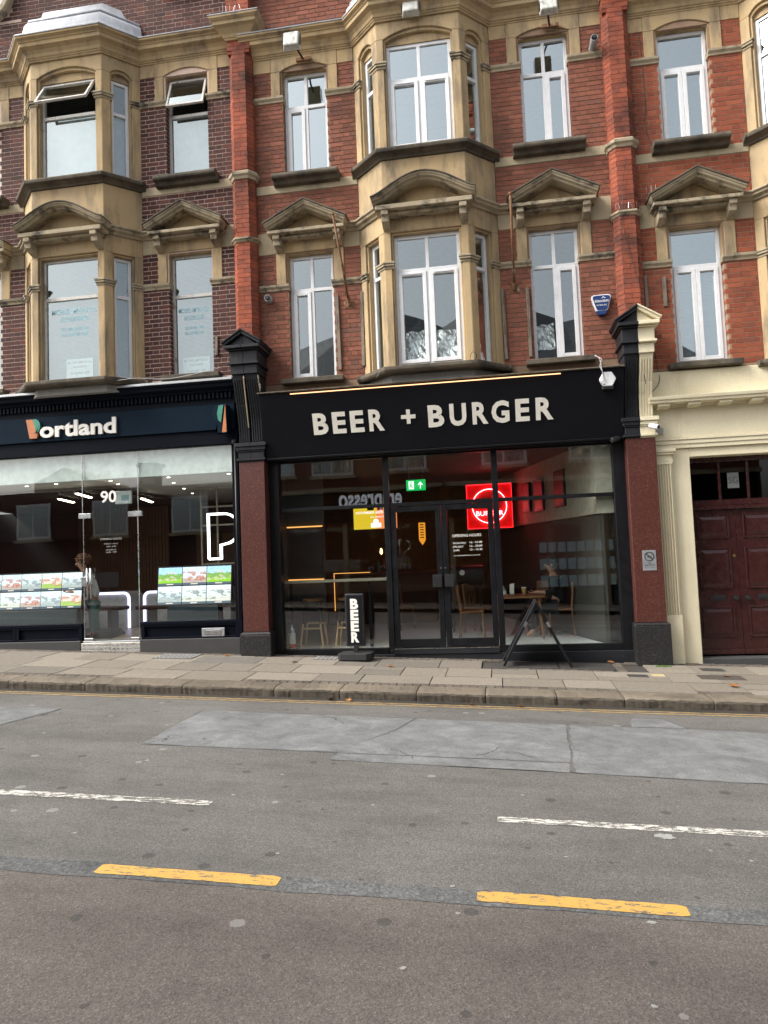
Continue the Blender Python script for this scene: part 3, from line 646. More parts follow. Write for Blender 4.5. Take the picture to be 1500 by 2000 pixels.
def house(name, xc, dz, brick, mortar, style, label):
    root = thing(name, label, 'house', (xc, 0, dz), 'houses of the terrace')
    I = Matrix.Identity(4)
    # backing wall in mortar, round the openings
    wb = MB(); y0, y1 = (0.003 if style == 'B' else 0.0), 0.28; e = 0.003
    for s_ in (-1, 1):
        for (a, b) in ((2.29 + e, 2.96), (1.09, 1.55 - e)):
            lo, hi = sorted((s_ * a, s_ * b)); wb.box(lo, hi, y0, y1, 4.14, 10.3)
        lo, hi = sorted((s_ * (1.55 - e), s_ * (2.29 + e)))
        for (za, zb) in ((4.14, 4.39), (6.47, 7.75), (9.56, 10.3)): wb.box(lo, hi, y0, y1, za, zb)
    wb.box(-1.09, 1.09, y0, y1, 4.14, 4.33); wb.box(-1.09, 1.09, y0, y1, 9.93, 10.3)
    gab = [(-2.96, 10.3), (2.96, 10.3), (2.96, 11.0)]
    arc = [(1.66 - 0.42 * math.sin(t * math.pi / 2 / 6), 11.55 - 0.55 * math.cos(t * math.pi / 2 / 6)) for t in range(7)]
    gab += [(1.66, 11.0)] + arc[1:] + [(1.2, 12.2), (0.7, 12.8), (-0.7, 12.8), (-1.2, 12.2)] + [(-x, z) for x, z in reversed(arc[1:])] + [(-1.66, 11.0), (-2.96, 11.0)]
    wb.pxz(gab, y0, y1)
    wall = wb.obj('wall', mortar, root)
    # the stone coping of the curved gable
    cp = [(x, z) for x, z in reversed(gab[2:])]
    MB().ribbon(cp, [(0, -0.09), (0.02, -0.13), (0.11, -0.13), (0.13, -0.09), (0.13, .34), (0, .34)]).obj('gable_coping', STONEG, root, 0.008)
    reg = mirror_u([(2.29, 2.86, 4.35, 5.875), (1.09, 1.55, 4.35, 5.875), (2.48, 2.86, 5.975, 6.49), (1.09, 1.36, 5.975, 6.49), (1.09, 2.86, 6.86, 7.50),
                    (2.29, 2.86, 7.65, 9.04), (1.09, 1.55, 7.65, 9.04), (2.48, 2.86, 9.14, 9.57), (1.09, 1.36, 9.14, 9.57), (1.55, 2.29, 7.65, 7.66)])
    bl = courses(reg)
    def ins(u, z):
        a = abs(u)
        if z < 10.99: return True
        if a < 1.2: return z < 12.2
        for (x0, z0_), (x1, z1_) in zip(arc, arc[1:]):
            if z0_ <= z < z1_: return a < x0 + (x1 - x0) * (z - z0_) / (z1_ - z0_) - 0.02
        return False
    bl += courses([(-2.9, 2.9, 10.12, 10.97), (-1.62, 1.62, 10.97, 12.1)], ins)
    lay_bricks(bl, wall, brick, xc, dz)
    # ---- stone bands
    for s_ in (-1, 1):
        def S(a, b): return tuple(sorted((s_ * a, s_ * b)))
        f = MB(); a, b = S(1.09, 2.86); f.box(a, 0.02 * s_ + (1.36 if s_ > 0 else -1.36) if 0 else b, -0.012, 0.1, 6.492, 6.86) if False else None
        for (p, q) in ((2.482, 2.86), (1.09, 1.358)):
            lo, hi = S(p, q); MB().box(lo, hi, -0.012, 0.1, 6.492, 6.855).obj('frieze_block', PALE, root, 0.006)
        lo, hi = S(1.09, 2.88); MB().box(lo, hi, -0.014, 0.1, 7.502, 7.648).obj('stone_band', PALE, root, 0.006)
        # imposts either side of the openings
        for zc_ in (5.925, 9.09):
            for (p, q, ext) in ((2.27, 2.86, 1), (1.09, 1.57, 1)):
                lo, hi = S(p, q)
                MB().sweep([(lo, 0.0), (hi, 0.0)], [(-0.1, zc_ - .05), (0.02, zc_ - .05), (0.025, zc_ - .02), (0.05, zc_ + .01), (0.055, zc_ + .045), (0.0, zc_ + .05), (-0.1, zc_ + .05)]).obj('impost', STONEG, root, 0.004)
        # first-floor surround: piers and lintel with a stepped inner edge
        c = s_ * 1.92
        sr = MB(Matrix.Translation((c, 0, 0)))
        for k in (-1, 1):
            lo, hi = sorted((k * 0.40, k * 0.56)); sr.box(lo, hi, -0.022, 0.1, 5.978, 6.49)
            lo, hi = sorted((k * 0.37, k * 0.40)); sr.box(lo, hi, 0.015, 0.12, 5.978, 6.46)
        sr.box(-.56, .56, -0.022, 0.1, 6.492, 6.70); sr.box(-.40, .40, 0.015, 0.12, 6.46, 6.491)
        sr.obj('window_surround', STONE, root, 0.008)
        T = Matrix.Translation((c, 0, 0))
        MB(T).box(-.57, .57, -.17, 0.02, 6.668, 6.715).box(-.625, .625, -.27, 0.02, 6.717, 6.772).obj('pediment_base', STONEG, root, 0.008)
        MB(T).ribbon([(-.63, 6.775), (0, 7.095), (.63, 6.775)], [(0, 0.02), (0, -.25), (0.026, -.265), (0.036, -.30), (0.06, -.31), (0.075, -.33), (0.09, -.33), (0.09, .02)]).obj('pediment', STONEG, root, 0.006)
        MB(T).ribbon([(-.64, 6.775), (0, 7.095), (.64, 6.775)], [(.092, .02), (.088, -.335), (.095, -.345), (.115, -.345), (.115, .02)]).obj('pediment_capping', SILL, root, 0.004)
        MB(T).pxz([(-.6, 6.773), (.6, 6.773), (0, 7.09)], -.03, .02).obj('tympanum', STONE, root)
        for k in (-.49, .49): bracket(root, T, k, 6.715, STONEG)
        # string course between the pediment and the bay
        lo, hi = S(1.09, 1.30)
        # first-floor and second-floor sills
        MB(T).box(-.51, .51, -.15, .1, 4.315, 4.395).obj('sill', SILL, root, 0.01)
        MB(T).pyz([(.1, 7.755), (-.20, 7.745), (-.215, 7.70), (-.20, 7.665), (-.13, 7.655), (-.10, 7.60), (0.05, 7.585), (.1, 7.585)], -.545, .545).obj('sill', SILL, root, 0.008)
        # second-floor arched surround and frieze
        ar = MB(T); ar.arch(-.56, .56, 9.142, 9.93, .405, 9.56, 9.665, -0.022, 0.1)
        ar.obj('arched_surround', STONE, root, 0.006)
        MB(T).arch(-.404, .404, 9.30, 9.655, .372, 9.53, 9.61, 0.02, 0.11).obj('arch_moulding', STONE, root, 0.005)
        MB(T).pxz([(-.37, 9.552), (.37, 9.552), (.30, 9.60), (.15, 9.64), (0, 9.652), (-.15, 9.64), (-.30, 9.60)], 0.06, 0.12).obj('arch_panel', STONE, root)
        for (p, q) in ((2.482, 2.86), (1.09, 1.358)):
            lo, hi = S(p, q); MB().box(lo, hi, -0.016, 0.1, 9.572, 9.93).obj('frieze_block', STONE, root, 0.006)
    # string course, wrapping each side of the bay
    prof = [(0, 6.735), (0.03, 6.735), (0.04, 6.77), (0.085, 6.79), (0.09, 6.82), (0.12, 6.835), (0.12, 6.86), (0, 6.87)]
    MB().sweep([(-1.31, 0), BAY[0], (-0.665, -0.425)], prof).obj('string_course', STONEG, root, 0.004)
    MB().sweep([(0.665, -0.425), BAY[3], (1.31, 0)], prof).obj('string_course', STONEG, root, 0.004)
    # ---- bay stonework
    for fi, M in enumerate(FACES):
        w, h = FW[fi] / 2, FH[fi]
        p1 = MB(M)
        for k in (-1, 1):
            lo, hi = sorted((k * (h + .03), k * w)); p1.box(lo, hi, 0, 0.17, 4.36, 6.44)
            lo, hi = sorted((k * h, k * (h + .03))); p1.box(lo, hi, 0.035, 0.17, 4.36, 6.41)
        p1.box(-w, w, 0.0, 0.17, 6.44, 6.86); p1.box(-h - .03, h + .03, 0.035, 0.165, 6.41, 6.44)
        p1.obj('bay_stonework', STONE, root, 0.006)
        MB(M).box(-w, w, 0.004, 0.17, 6.862, 7.58).obj('bay_spandrel', STONE, root, 0.006)
        p2 = MB(M); p2.arch(-w, w, 7.74, 9.93, h + .03, 9.52, 9.66 if fi == 1 else 9.62, 0, 0.17)
        p2.obj('bay_stonework', STONE, root, 0.006)
        p3 = MB(M); p3.arch(-h - .03, h + .03, 7.745, 9.66 if fi == 1 else 9.62, h, 9.50, 9.61 if fi == 1 else 9.57, 0.035, 0.16)
        p3.obj('arch_moulding', STONE, root, 0.004)
        zt_ = 9.46
        MB(M).box(-h, h, 0.09, 0.15, zt_ + 0.002, 9.60).obj('arch_panel', STONE, root)
        for zc_ in (5.925, 9.09):
            for k in (-1, 1):
                lo, hi = sorted((k * (h - .002), k * (w + .01)))
                MB(M).box(lo, hi, -.012, .03, zc_ - .05, zc_ - .015).box(lo - .01, hi + .01, -.035, .03, zc_ - .013, zc_ + .02).box(lo - .02, hi + .02, -.048, .03, zc_ + .022, zc_ + .05).obj('pier_cap', STONEG, root, 0.004)
    MB().sweep([(-1.2, 0.0)] + BAY + [(1.2, 0.0)], [(-.12, 4.255), (.10, 4.255), (.13, 4.29), (.13, 4.345), (-.12, 4.36)]).obj('bay_sill', SILL, root, 0.008)
    MB().sweep([(-1.17, 0.0)] + BAY + [(1.17, 0.0)], [(-.12, 7.582), (.02, 7.582), (.035, 7.61), (.08, 7.64), (.13, 7.655), (.14, 7.70), (.12, 7.725), (-.12, 7.74)]).obj('bay_sill', SILL, root, 0.006)
    # curved pediment on the front face
    M = FACES[1]; cu = []
    for i in range(25):
        u = -.76 + 1.52 * i / 24; t = abs(u) / .76
        cu.append((u, 6.775 + 0.315 * ((math.cos(math.pi * t) + 1) / 2) ** 0.72))
    MB(M).ribbon(cu, [(0, 0.02), (0, -.23), (0.024, -.25), (0.036, -.29), (0.056, -.30), (0.068, -.32), (0.084, -.32), (0.084, .02)]).obj('curved_pediment', STONEG, root, 0.004)
    MB(M).ribbon(cu, [(.085, .02), (.082, -.325), (.088, -.335), (.106, -.335), (.106, .02)]).obj('pediment_capping', SILL, root, 0.003)
    MB(M).box(-.66, .66, -.16, .02, 6.645, 6.69).box(-.725, .725, -.25, .02, 6.692, 6.765).obj('pediment_base', STONEG, root, 0.008)
    MB(M).pxz([(u, z + .004) for u, z in cu[2:-2]], -.03, .02).obj('tympanum', STONE, root)
    for k in (-.585, .585): bracket(root, M, k, 6.69, STONEG)
    # main cornice
    cpath = [(-2.96, 0)] + BAY + [(2.96, 0)]
    MB().sweep(cpath, [(-.1, 9.792), (.03, 9.792), (.035, 9.815), (.05, 9.82), (.055, 9.84), (.07, 9.845), (.085, 9.89), (.12, 9.935), (.18, 9.965), (.185, 9.97), (.19, 10.025), (.205, 10.03), (.21, 10.05), (.255, 10.075), (.26, 10.105), (-.1, 10.13)]).obj('cornice', STONE, root, 0.003)
    MB().sweep(cpath, [(-.1, 10.132), (.27, 10.107), (.272, 10.122), (-.1, 10.16)]).obj('lead_flashing', LEAD, root)
    # lead roof on the bay
    lr = [(-.02, 10.12), (.262, 10.122), (.255, 10.145), (.19, 10.17), (.145, 10.22), (.12, 10.3), (.10, 10.4), (.06, 10.47), (.0, 10.505), (.03, 10.515), (.03, 10.55), (-.04, 10.58), (-.14, 10.66), (-.20, 10.78), (-.22, 10.86)]
    MB().sweep(BAY, lr, caps=False, closed=False).obj('lead_roof', LEAD, root, smooth=True)
    # windows
    if style == 'A': k1, kb, ku, kub, mt_, bl1, blu = 'plain', 'plain', 'open', 'open', OLDW, ('slat', 4.45, 6.4), ('roll', 7.8, 8.85)
    elif style == 'C': k1, kb, ku, kub, mt_, bl1, blu = 'double', 'double', 'double', 'double', UPVC, ('slat', 4.45, 5.85), ('slat', 7.8, 8.95)
    else: k1, kb, ku, kub, mt_, bl1, blu = None, 'pair', None, 'pair', UPVC, None, None
    for s_ in (-1, 1):
        window(root, None, s_ * 1.92, 4.398, 6.458, .369, k1 or ('left' if s_ < 0 else 'right'), 5.89 if style != 'A' else 5.77, mt_, blind=bl1)
        window(root, None, s_ * 1.92, 7.758, 9.55, .369, ku or ('left' if s_ < 0 else 'right'), 8.985 if style != 'A' else 8.90, mt_, blind=blu)
    window(root, FACES[1], 0, 4.363, 6.408, .504, kb, 5.86 if style != 'A' else 5.75, mt_, blind=bl1)
    window(root, FACES[1], 0, 7.745, 9.462, .504, kub, 8.89 if style != 'A' else 8.87, mt_, blind=blu)
    for fi in (0, 2):
        window(root, FACES[fi], 0, 4.363, 6.408, .149, 'plain', 5.86 if style != 'A' else 5.75, UPVC, blind=bl1 if style == 'A' else None)
        window(root, FACES[fi], 0, 7.745, 9.462, .149, 'plain', 8.89, UPVC, blind=blu if style == 'A' else None)
    # rooms behind: floors, ceiling, back and party walls
    sh = MB(); sh.box(-2.9, 2.9, .3, 5, 4.0, 4.12).box(-2.9, 2.9, .3, 5, 7.1, 7.3).box(-2.9, 2.9, .3, 5, 10.0, 10.15).box(-2.96, 2.96, 5, 5.2, 4, 10.15).box(-2.96, -2.9, .3, 5, 4.12, 10).box(2.9, 2.96, .3, 5, 4.12, 10)
    sh.pxy([(-1.08, .02), (-.62, -.38), (.62, -.38), (1.08, .02)], 7.12, 7.4); sh.pxy([(-1.08, .02), (-.62, -.38), (.62, -.38), (1.08, .02)], 4.14, 4.25); sh.pxy([(-1.08, .02), (-.62, -.40), (.62, -.40), (1.08, .02)], 9.7, 9.9)
    sh.obj('room_shell', PLASTER, root)
    MB().pyz([(.3, 10.35), (4.6, 13.6), (8.9, 10.35)], -2.94, 2.94).obj('roof', ROOFS, root)
    MB().box(-2.96, 2.96, 8.6, 8.9, -1, 10.34).obj('rear_wall', brick, root)
    return root
HA = house('terrace_house', -6.70, 0.22, BR_A, MO_A, 'A', 'dark brown brick house with pale pointing over the navy estate agent shopfront')
HB = house('terrace_house', -0.82, 0.0, BR_B, MO_B, 'B', 'red brick house with white windows over the black restaurant shopfront')
HC = house('terrace_house', 5.07, -0.215, BR_C, MO_C, 'C', 'bright orange-red brick house over the cream stucco ground floor')

# ------------------------------------------------------------------ brick pilasters between the houses
def brick_pilaster(x, o, label):
    root = thing('brick_pilaster', label, 'pilaster', (x, 0, o), 'red brick pilasters between the houses')
    L1 = [(-.19, .02), (-.19, -.10), (-.11, -.20), (-.003, -.20), (-.003, .02)]
    C1 = [(-.108, .02), (-.108, -.20), (.108, -.20), (.108, .02)]
    S1 = [(-.19, .02), (-.19, -.10), (-.114, -.195), (-.114, .02)]
    LR = [(-.19, .02), (-.19, -.20), (-.003, -.20), (-.003, .02)]
    CR = [(-.075, .02), (-.075, -.20), (.075, -.20), (.075, .02)]; SR = [(-.19, .02), (-.19, -.20), (-.081, -.20), (-.081, .02)]
    mir = lambda P: [(-a, b) for a, b in P]
    core = MB().pxy([(-.183, .02), (-.183, -.097), (-.107, -.193), (.107, -.193), (.183, -.097), (.183, .02)], 4.6, 9.62); core.box(-.183, .183, -.193, .02, 9.62, 9.84); core.box(-.183, .183, -.193, .02, 10.15, 11.2)
    sh = core.obj('shaft', MO_P, root)
    meshes = {}
    def put(nm, P, z):
        if nm not in meshes:
            me = bpy.data.meshes.new('brick'); t = MB().pxy(P, 0, 0.069); me.from_pydata(t.v, [], t.f)
            b = bmesh.new(); b.from_mesh(me); bmesh.ops.recalc_face_normals(b, faces=b.faces); b.to_mesh(me); b.free(); me.materials.append(BR_P); meshes[nm] = me
        ob = bpy.data.objects.new('brick', meshes[nm]); COL.objects.link(ob); ob.parent = sh; ob.location = (rnd(-.0015, .0015), rnd(-.002, .001), z)
    z = 4.65; k = 0
    while z < 9.83:
        sq = z > 9.60
        if 6.42 < z + .035 < 6.52 or 7.48 < z + .035 < 7.60: z += .075; k += 1; continue
        if k % 2: put('L%d' % sq, LR if sq else L1, z); put('R%d' % sq, mir(LR if sq else L1), z)
        else:
            put('C%d' % sq, CR if sq else C1, z); put('S%d' % sq, SR if sq else S1, z); put('T%d' % sq, mir(SR if sq else S1), z)
        z += 0.075; k += 1
    z = 10.16
    while z < 11.1: put('L1', LR, z); put('R1', mir(LR), z); z += .075
    oct_ = [(-.19, 0), (-.19, -.10), (-.11, -.20), (.11, -.20), (.19, -.10), (.19, 0)]
    MB().sweep(oct_, [(-.05, 7.48), (.015, 7.48), (.03, 7.52), (.055, 7.545), (.06, 7.585), (.03, 7.61), (-.05, 7.62)]).obj('moulded_band', STONEG, root, 0.004)
    MB().sweep(oct_, [(-.05, 6.43), (.01, 6.43), (.025, 6.46), (.045, 6.47), (.045, 6.50), (-.05, 6.53)]).obj('moulded_band', STONEG, root, 0.004)
    sq_ = [(-.19, 0), (-.19, -.20), (.19, -.20), (.19, 0)]
    MB().sweep(sq_, [(-.15, 9.842), (.02, 9.842), (.03, 9.87), (.04, 9.875), (.06, 9.92), (.12, 9.99), (.17, 10.02), (.175, 10.07), (.19, 10.08), (.22, 10.11), (.225, 10.145), (-.15, 10.165)]).obj('capital', STONE, root, 0.003)
    MB().sweep(sq_, [(-.15, 10.166), (.232, 10.147), (.232, 10.16), (-.15, 10.18)]).obj('lead_cap', LEAD, root)
    return root
brick_pilaster(-3.785, 0.235, 'bright red brick pilaster left of the black shopfront, between brown and red houses')
brick_pilaster(2.165, 0.0, 'bright red brick pilaster right of the black shopfront, beside the blue alarm box')

# ------------------------------------------------------------------ granite shop pilasters with console brackets
def shop_pilaster(x, o, ml, mr, base_z, label):
    root = thing('shop_pilaster', label, 'pilaster', (x, 0, 0), 'granite pilasters framing the black shopfront')
    MB().box(-.205, .205, -.22, .12, .43, 3.09 + o * 0).obj('granite_shaft', GRAN, root, 0.006)
    MB().box(-.245, .245, -.265, .12, base_z, .385).sweep([(-.205, 0), (-.205, -.22), (.205, -.22), (.205, 0)], [(-.1, .386), (.045, .386), (.04, .405), (.015, .428), (-.1, .428)]).obj('plinth', GRAND, root, 0.008)
    def both(fn, nm, bev=.005):
        for s_, mt in ((-1, ml), (1, mr)): fn(MB(), s_).obj(nm, mt, root, bev)
    def rng(s_, a, b): return (min(s_ * a, s_ * b), max(s_ * a, s_ * b))
    def capf(mb, s_):
        for (w, y, z0, z1) in ((.205, -.225, 3.092, 3.11), (.235, -.25, 3.112, 3.15), (.21, -.228, 3.152, 3.25), (.225, -.245, 3.252, 3.275), (.24, -.262, 3.277, 3.33), (.26, -.285, 3.332, 3.39)):
            a, b = rng(s_, 0.0005, w); mb.box(a, b, y, .1, z0, z1)
        return mb
    both(capf, 'capital')
    P = [(.1, 3.42), (-.20, 3.42), (-.21, 3.6), (-.235, 3.8), (-.29, 4.0), (-.36, 4.2), (-.42, 4.38), (-.44, 4.46), (.1, 4.46)]
    sc_ = (4.44 + o - 3.392) / (4.46 - 3.42)
    P = [(y, 3.392 + (z - 3.42) * sc_) for y, z in P]
    def conf(mb, s_):
        a, b = rng(s_, 0.012, .20); mb.pyz(P, a, b)
        for i in range(5):
            q = s_ * (0.03 + i * 0.0375); Q = [(y - (.012 if y < 0 else 0), z) for y, z in P]
            Q = [Q[0]] + [(y, z + .01 if j == 0 else z) for j, (y, z) in enumerate(Q[1:5])] + [(.1, Q[4][1])]
            mb.pyz(Q, q - .010, q + .010)
            Q2 = [(y - .014, z) for y, z in P[4:7]]; Q2 = [(.1, Q2[0][1] + .03)] + [(Q2[0][0] - .008, Q2[0][1] + .03)] + Q2[1:] + [(.1, Q2[-1][1])]
            mb.pyz(Q2, q - .010, q + .010)
        return mb
    both(conf, 'console', .003)
    d = o
    def headf(mb, s_):
        for (w, y, z0, z1) in ((.215, -.47, 4.442, 4.585), (.25, -.52, 4.587, 4.62), (.225, -.49, 4.622, 4.80), (.25, -.53, 4.802, 4.825), (.285, -.58, 4.827, 4.875)):
            a, b = rng(s_, 0.0005, w); mb.box(a, b, y, .1, z0 + d, z1 + d)
        return mb
    both(headf, 'console_head')
    def roof(mb, s_):
        return mb.pxz([(0, 4.878 + d), (s_ * .24, 4.878 + d), (0.0, 5.06 + d)], -.50, .1).pxz([(0, 5.055 + d), (s_ * .285, 4.878 + d), (s_ * .315, 4.905 + d), (0, 5.10 + d)], -.56, .1).pxz([(0, 5.101 + d), (s_ * .316, 4.906 + d), (s_ * .325, 4.925 + d), (0, 5.13 + d)], -.585, .1)
    both(roof, 'console_gable')
    return root
PL = shop_pilaster(-3.74, 0.0, BLK_W, BLK_W, -0.05, 'red granite pilaster with cracked black double console, left of the black shopfront')
MB().pyz([(-.30, 3.62), (-.31, 3.62), (-.49, 4.36), (-.48, 4.40)], -.009, .006).obj('split_timber', surf('bare_split_wood', (0.30, 0.22, 0.14), (0.42, 0.33, 0.22), 9), PL)
fl = MB()
for (z, y, w) in ((4.30, -.40, .05), (4.36, -.42, .07), (4.24, -.37, .10), (4.18, -.35, .06)): fl.pxz([(.201, z), (.2015 + .001, z + .07), (.203, z + .02)], y, y + w)
fl.obj('bare_plaster', CREAM, PL)
PR_ = shop_pilaster(2.15, -0.165, BLK_W, CREAM, -0.3, 'red granite pilaster with half black, half cream console, beside the maroon doors')

# ------------------------------------------------------------------ shopfront of the restaurant
SB = thing('shopfront', 'black painted restaurant shopfront with large fascia, glazing and double doors', 'shopfront', (0, 0, 0), 'shopfronts at street level')
fa = MB().box(-3.52, 1.93, 0, .05, 0, 1.03).obj('fascia', BLACKM, SB, 0.004)
fa.location = (0, -.15, 3.108); fa.rotation_euler = (R(18), 0, 0)      # the board leans out at the top
MB().box(-3.52, 1.93, -.02, -.0005, 0, .03).obj('fascia_bead', BLACK, fa, .003)
MB().pyz([(.2, 3.09), (-.145, 3.09), (-.145, 3.11), (-.40, 4.05), (.2, 4.05)], -3.51, 1.92).obj('fascia_core', BLACKM, SB)
MB().pyz([(.2, 4.24), (.0, 4.24), (-.50, 4.115), (-.50, 4.095), (.2, 4.095)], -3.535, 1.945).obj('fascia_capping', SILL, SB, .006)
LT = [('B', -2.74, -2.50), ('E', -2.43, -2.215), ('E', -2.145, -1.93), ('R', -1.85, -1.61), ('B', -.93, -.685), ('U', -.60, -.347), ('R', -.257, -.02), ('G', .03, .297), ('E', .388, .595), ('R', .687, .945)]
for ch, a, b in LT: text('letter', ch, IVORY, fa, a * .985, b * .985, .368, -.007, .315, .006, .035)
MB().box(-1.325, -1.105, -.013, -.001, .508, .566).box(-1.243, -1.185, -.0135, -.001, .43, .507).box(-1.243, -1.185, -.0135, -.001, .567, .645).obj('plus_sign', IVORY, fa)
led = MB().box(-3.00, 1.045, -.042, -.028, 1.004, 1.018).obj('led_strip', E_WARM, fa)
fr = MB()
y0, y1 = 0.03, 0.11
fr.box(-3.54, -3.375, -.02, y1 + .05, -.05, 3.13); fr.box(1.77, 1.95, -.02, y1 + .05, -.3, 3.13)
fr.box(-3.375, 1.77, y0, y1, 3.065, 3.13); fr.box(-3.375, -1.70, y0, y1, 2.29, 2.345); fr.box(.075, 1.77, y0, y1, 2.29, 2.345); fr.box(-1.61, -.015, y0, y1, 2.285, 2.345)
fr.box(-1.70, -1.61, y0 - .01, y1, .09, 3.065); fr.box(-.015, .075, y0 - .01, y1, .09, 3.065)
fr.box(-3.375, -1.70, y0 - .015, y1, .02, .115); fr.box(.075, 1.77, y0 - .015, y1, .02, .115)
fr.obj('frame', BLACK, SB, .005)
MB().box(-3.54, 1.95, -.045, .3, -.4, .019).obj('plinth', BLK_W, SB, .006)
MB().box(-1.61, -.015, -.06, .12, .02, .10).obj('threshold', BLK_W, SB, .004); MB().box(-1.60, -.02, -.065, -.02, .1005, .108).obj('threshold_strip', STEEL, SB)
for (a, b, c, d) in ((-3.375, -1.70, .115, 2.29), (-3.375, -1.70, 2.345, 3.065), (-1.61, -.015, 2.345, 3.065), (.075, 1.77, 2.345, 3.065), (.075, 1.77, .115, 2.29)):
    MB().box(a, b, .066, .074, c, d).obj('pane', GL_SH, SB)
for (a, b, hx) in ((-1.605, -.818, 1), (-.81, -.02, -1)):
    d = MB(); s_ = .085; d.box(a, a + s_, .035, .095, .112, 2.28); d.box(b - s_, b, .035, .095, .112, 2.28); d.box(a + s_, b - s_, .036, .095, .112, .235); d.box(a + s_, b - s_, .036, .095, 2.20, 2.28)
    dr = d.obj('door', BLACK, SB, .004)
    MB().box(a + s_, b - s_, .062, .07, .235, 2.20).obj('pane', GL_SH, dr)
    hxx = b - .16 if hx > 0 else a + .015
    MB().box(hxx, hxx + .145, -.03, .034, 1.02, 1.21).obj('lock_box', BLKPL, dr, .006)
    MB().lathe([(0, 0), (.012, 0), (.012, .012), (0, .012)], (b - .03 if hx > 0 else a + .03, .022, 1.31), 10, 'y').obj('keyhole', STEEL, dr)
oh = MB()
for nm, tx, x0, x1, z, h in (('opening_hours', 'OPENING HOURS', -.655, -.215, 1.775, .042), ('opening_hours', 'MON-THU', -.648, -.455, 1.667, .028), ('opening_hours', '16 - 23.00', -.395, -.205, 1.672, .028), ('opening_hours', 'FRI-SAT', -.648, -.49, 1.612, .028), ('opening_hours', '12 - 23.00', -.395, -.205, 1.617, .028), ('opening_hours', 'SUN', -.648, -.56, 1.557, .028), ('opening_hours', '12 - 10.30', -.395, -.205, 1.562, .028), ('opening_hours', 'WELL BEHAVED DOGS ALWAYS WELCOME', -.648, -.245, 1.482, .014)):
    text(nm, tx, WHITE, SB, x0, x1, z, .060, h, .0005, .008)
# interior shell of the restaurant (side walls run back at a slant)
IN = MB(); IN.pxy([(-3.66, .12), (1.78, .12), (1.72, .3), (-.75, 8.5), (-5.15, 6.2)], .02, .095)
struct(IN.obj('restaurant_floor', TILE))
gr = MB()
for i in range(46):
    y = .16 + i * .1; gr.box(-3.6, 1.5 - .3 * y, y, y + .006, .0955, .0965)
gr.obj('tile_joints', GREY, bpy.data.objects['restaurant_floor'])['kind'] = 'stuff'
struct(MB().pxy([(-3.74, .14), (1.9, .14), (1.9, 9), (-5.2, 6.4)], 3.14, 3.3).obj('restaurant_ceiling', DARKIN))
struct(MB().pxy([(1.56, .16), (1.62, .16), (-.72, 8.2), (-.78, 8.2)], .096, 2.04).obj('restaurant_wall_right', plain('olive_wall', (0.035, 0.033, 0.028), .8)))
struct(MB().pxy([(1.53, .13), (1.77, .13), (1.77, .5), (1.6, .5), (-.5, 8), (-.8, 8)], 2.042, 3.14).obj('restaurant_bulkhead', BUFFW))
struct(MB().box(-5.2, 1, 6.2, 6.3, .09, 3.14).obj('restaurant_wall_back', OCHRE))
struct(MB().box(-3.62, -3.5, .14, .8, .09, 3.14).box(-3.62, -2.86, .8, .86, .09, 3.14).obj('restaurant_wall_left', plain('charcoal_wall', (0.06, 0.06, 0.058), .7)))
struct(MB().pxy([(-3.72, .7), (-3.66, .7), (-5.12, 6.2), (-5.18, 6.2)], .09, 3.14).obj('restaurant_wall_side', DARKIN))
ws = thing('lit_wall_panel', 'dark wall panel edged by two amber light strips, inside the restaurant window', 'panel', (-3.22, .78, 1.2))
MB().box(-.24, .33, -.03, .018, .0, .86).obj('board', plain('slate_board', (0.03, 0.03, 0.03), .6), ws, .004); MB().box(-.26, .35, -.05, -.02, .865, .885).obj('light_strip', E_WARM2, ws); MB().box(-.26, .35, -.05, -.02, -.025, -.005).obj('light_strip', E_WARM2, ws)
bar = thing('window_bar', 'long narrow timber drinks shelf along the inside of the left restaurant window', 'shelf', (-2.55, .3, .1))
MB().box(-.83, .84, -.16, .16, 1.045, 1.085).obj('shelf_board', surf('grey_oak', (0.22, 0.20, 0.15), (0.32, 0.29, 0.22), 5, .5), bar, .004)
for q in (.52, -.78): MB().box(q - .025, q + .025, .05, .1, 0, 1.045).obj('post', BLACK, bar)
def stool(x, y, lab):
    t = thing('bar_stool', lab, 'stool', (x, y, .096), 'stools under the window shelf')
    MB().lathe([(0, .74), (.15, .74), (.17, .75), (.17, .775), (.15, .785), (0, .785)], (0, 0, 0), 18).obj('seat', WOOD, t, smooth=False)
    for sx in (-1, 1):
        for sy in (-1, 1):
            f, h = Vector((sx * .19, sy * .17, 0)), Vector((sx * .10, sy * .09, .745)); md = f.lerp(h, .52)
            MB().tube([f, md], .016, 8).obj('leg', PALEW, t); MB().tube([md, h], .0155, 8).obj('leg', BLKPL, t)
    MB().box(-.16, .16, -.165, -.145, .30, .325).box(-.16, .16, .145, .165, .36, .385).obj('stretcher', PALEW, t)
stool(-3.0, .48, 'pale-legged bar stool beside the fire extinguisher behind the left restaurant window')
stool(-2.42, .50, 'pale-legged bar stool half hidden behind the upright beer sign')
fx = thing('fire_extinguisher', 'small fire extinguisher with white label in the left corner of the restaurant window', 'extinguisher', (-3.30, .24, .096))
MB().lathe([(0, 0), (.05, 0), (.055, .02), (.055, .30), (.04, .345), (.015, .36), (.015, .40), (0, .40)], (0, 0, 0), 16).obj('cylinder', STEEL, fx, smooth=True)
MB().lathe([(.0565, .09), (.0565, .26)], (0, 0, 0), 16).obj('label', WHITE, fx); MB().lathe([(.057, .03), (.057, .085)], (0, 0, 0), 16).obj('band', REDP, fx)
MB().box(-.06, .03, -.012, .012, .40, .425).tube([(.02, 0, .40), (.08, 0, .36), (.085, 0, .2), (.075, 0, .12)], .009, 6).obj('valve_and_hose', BLKPL, fx)
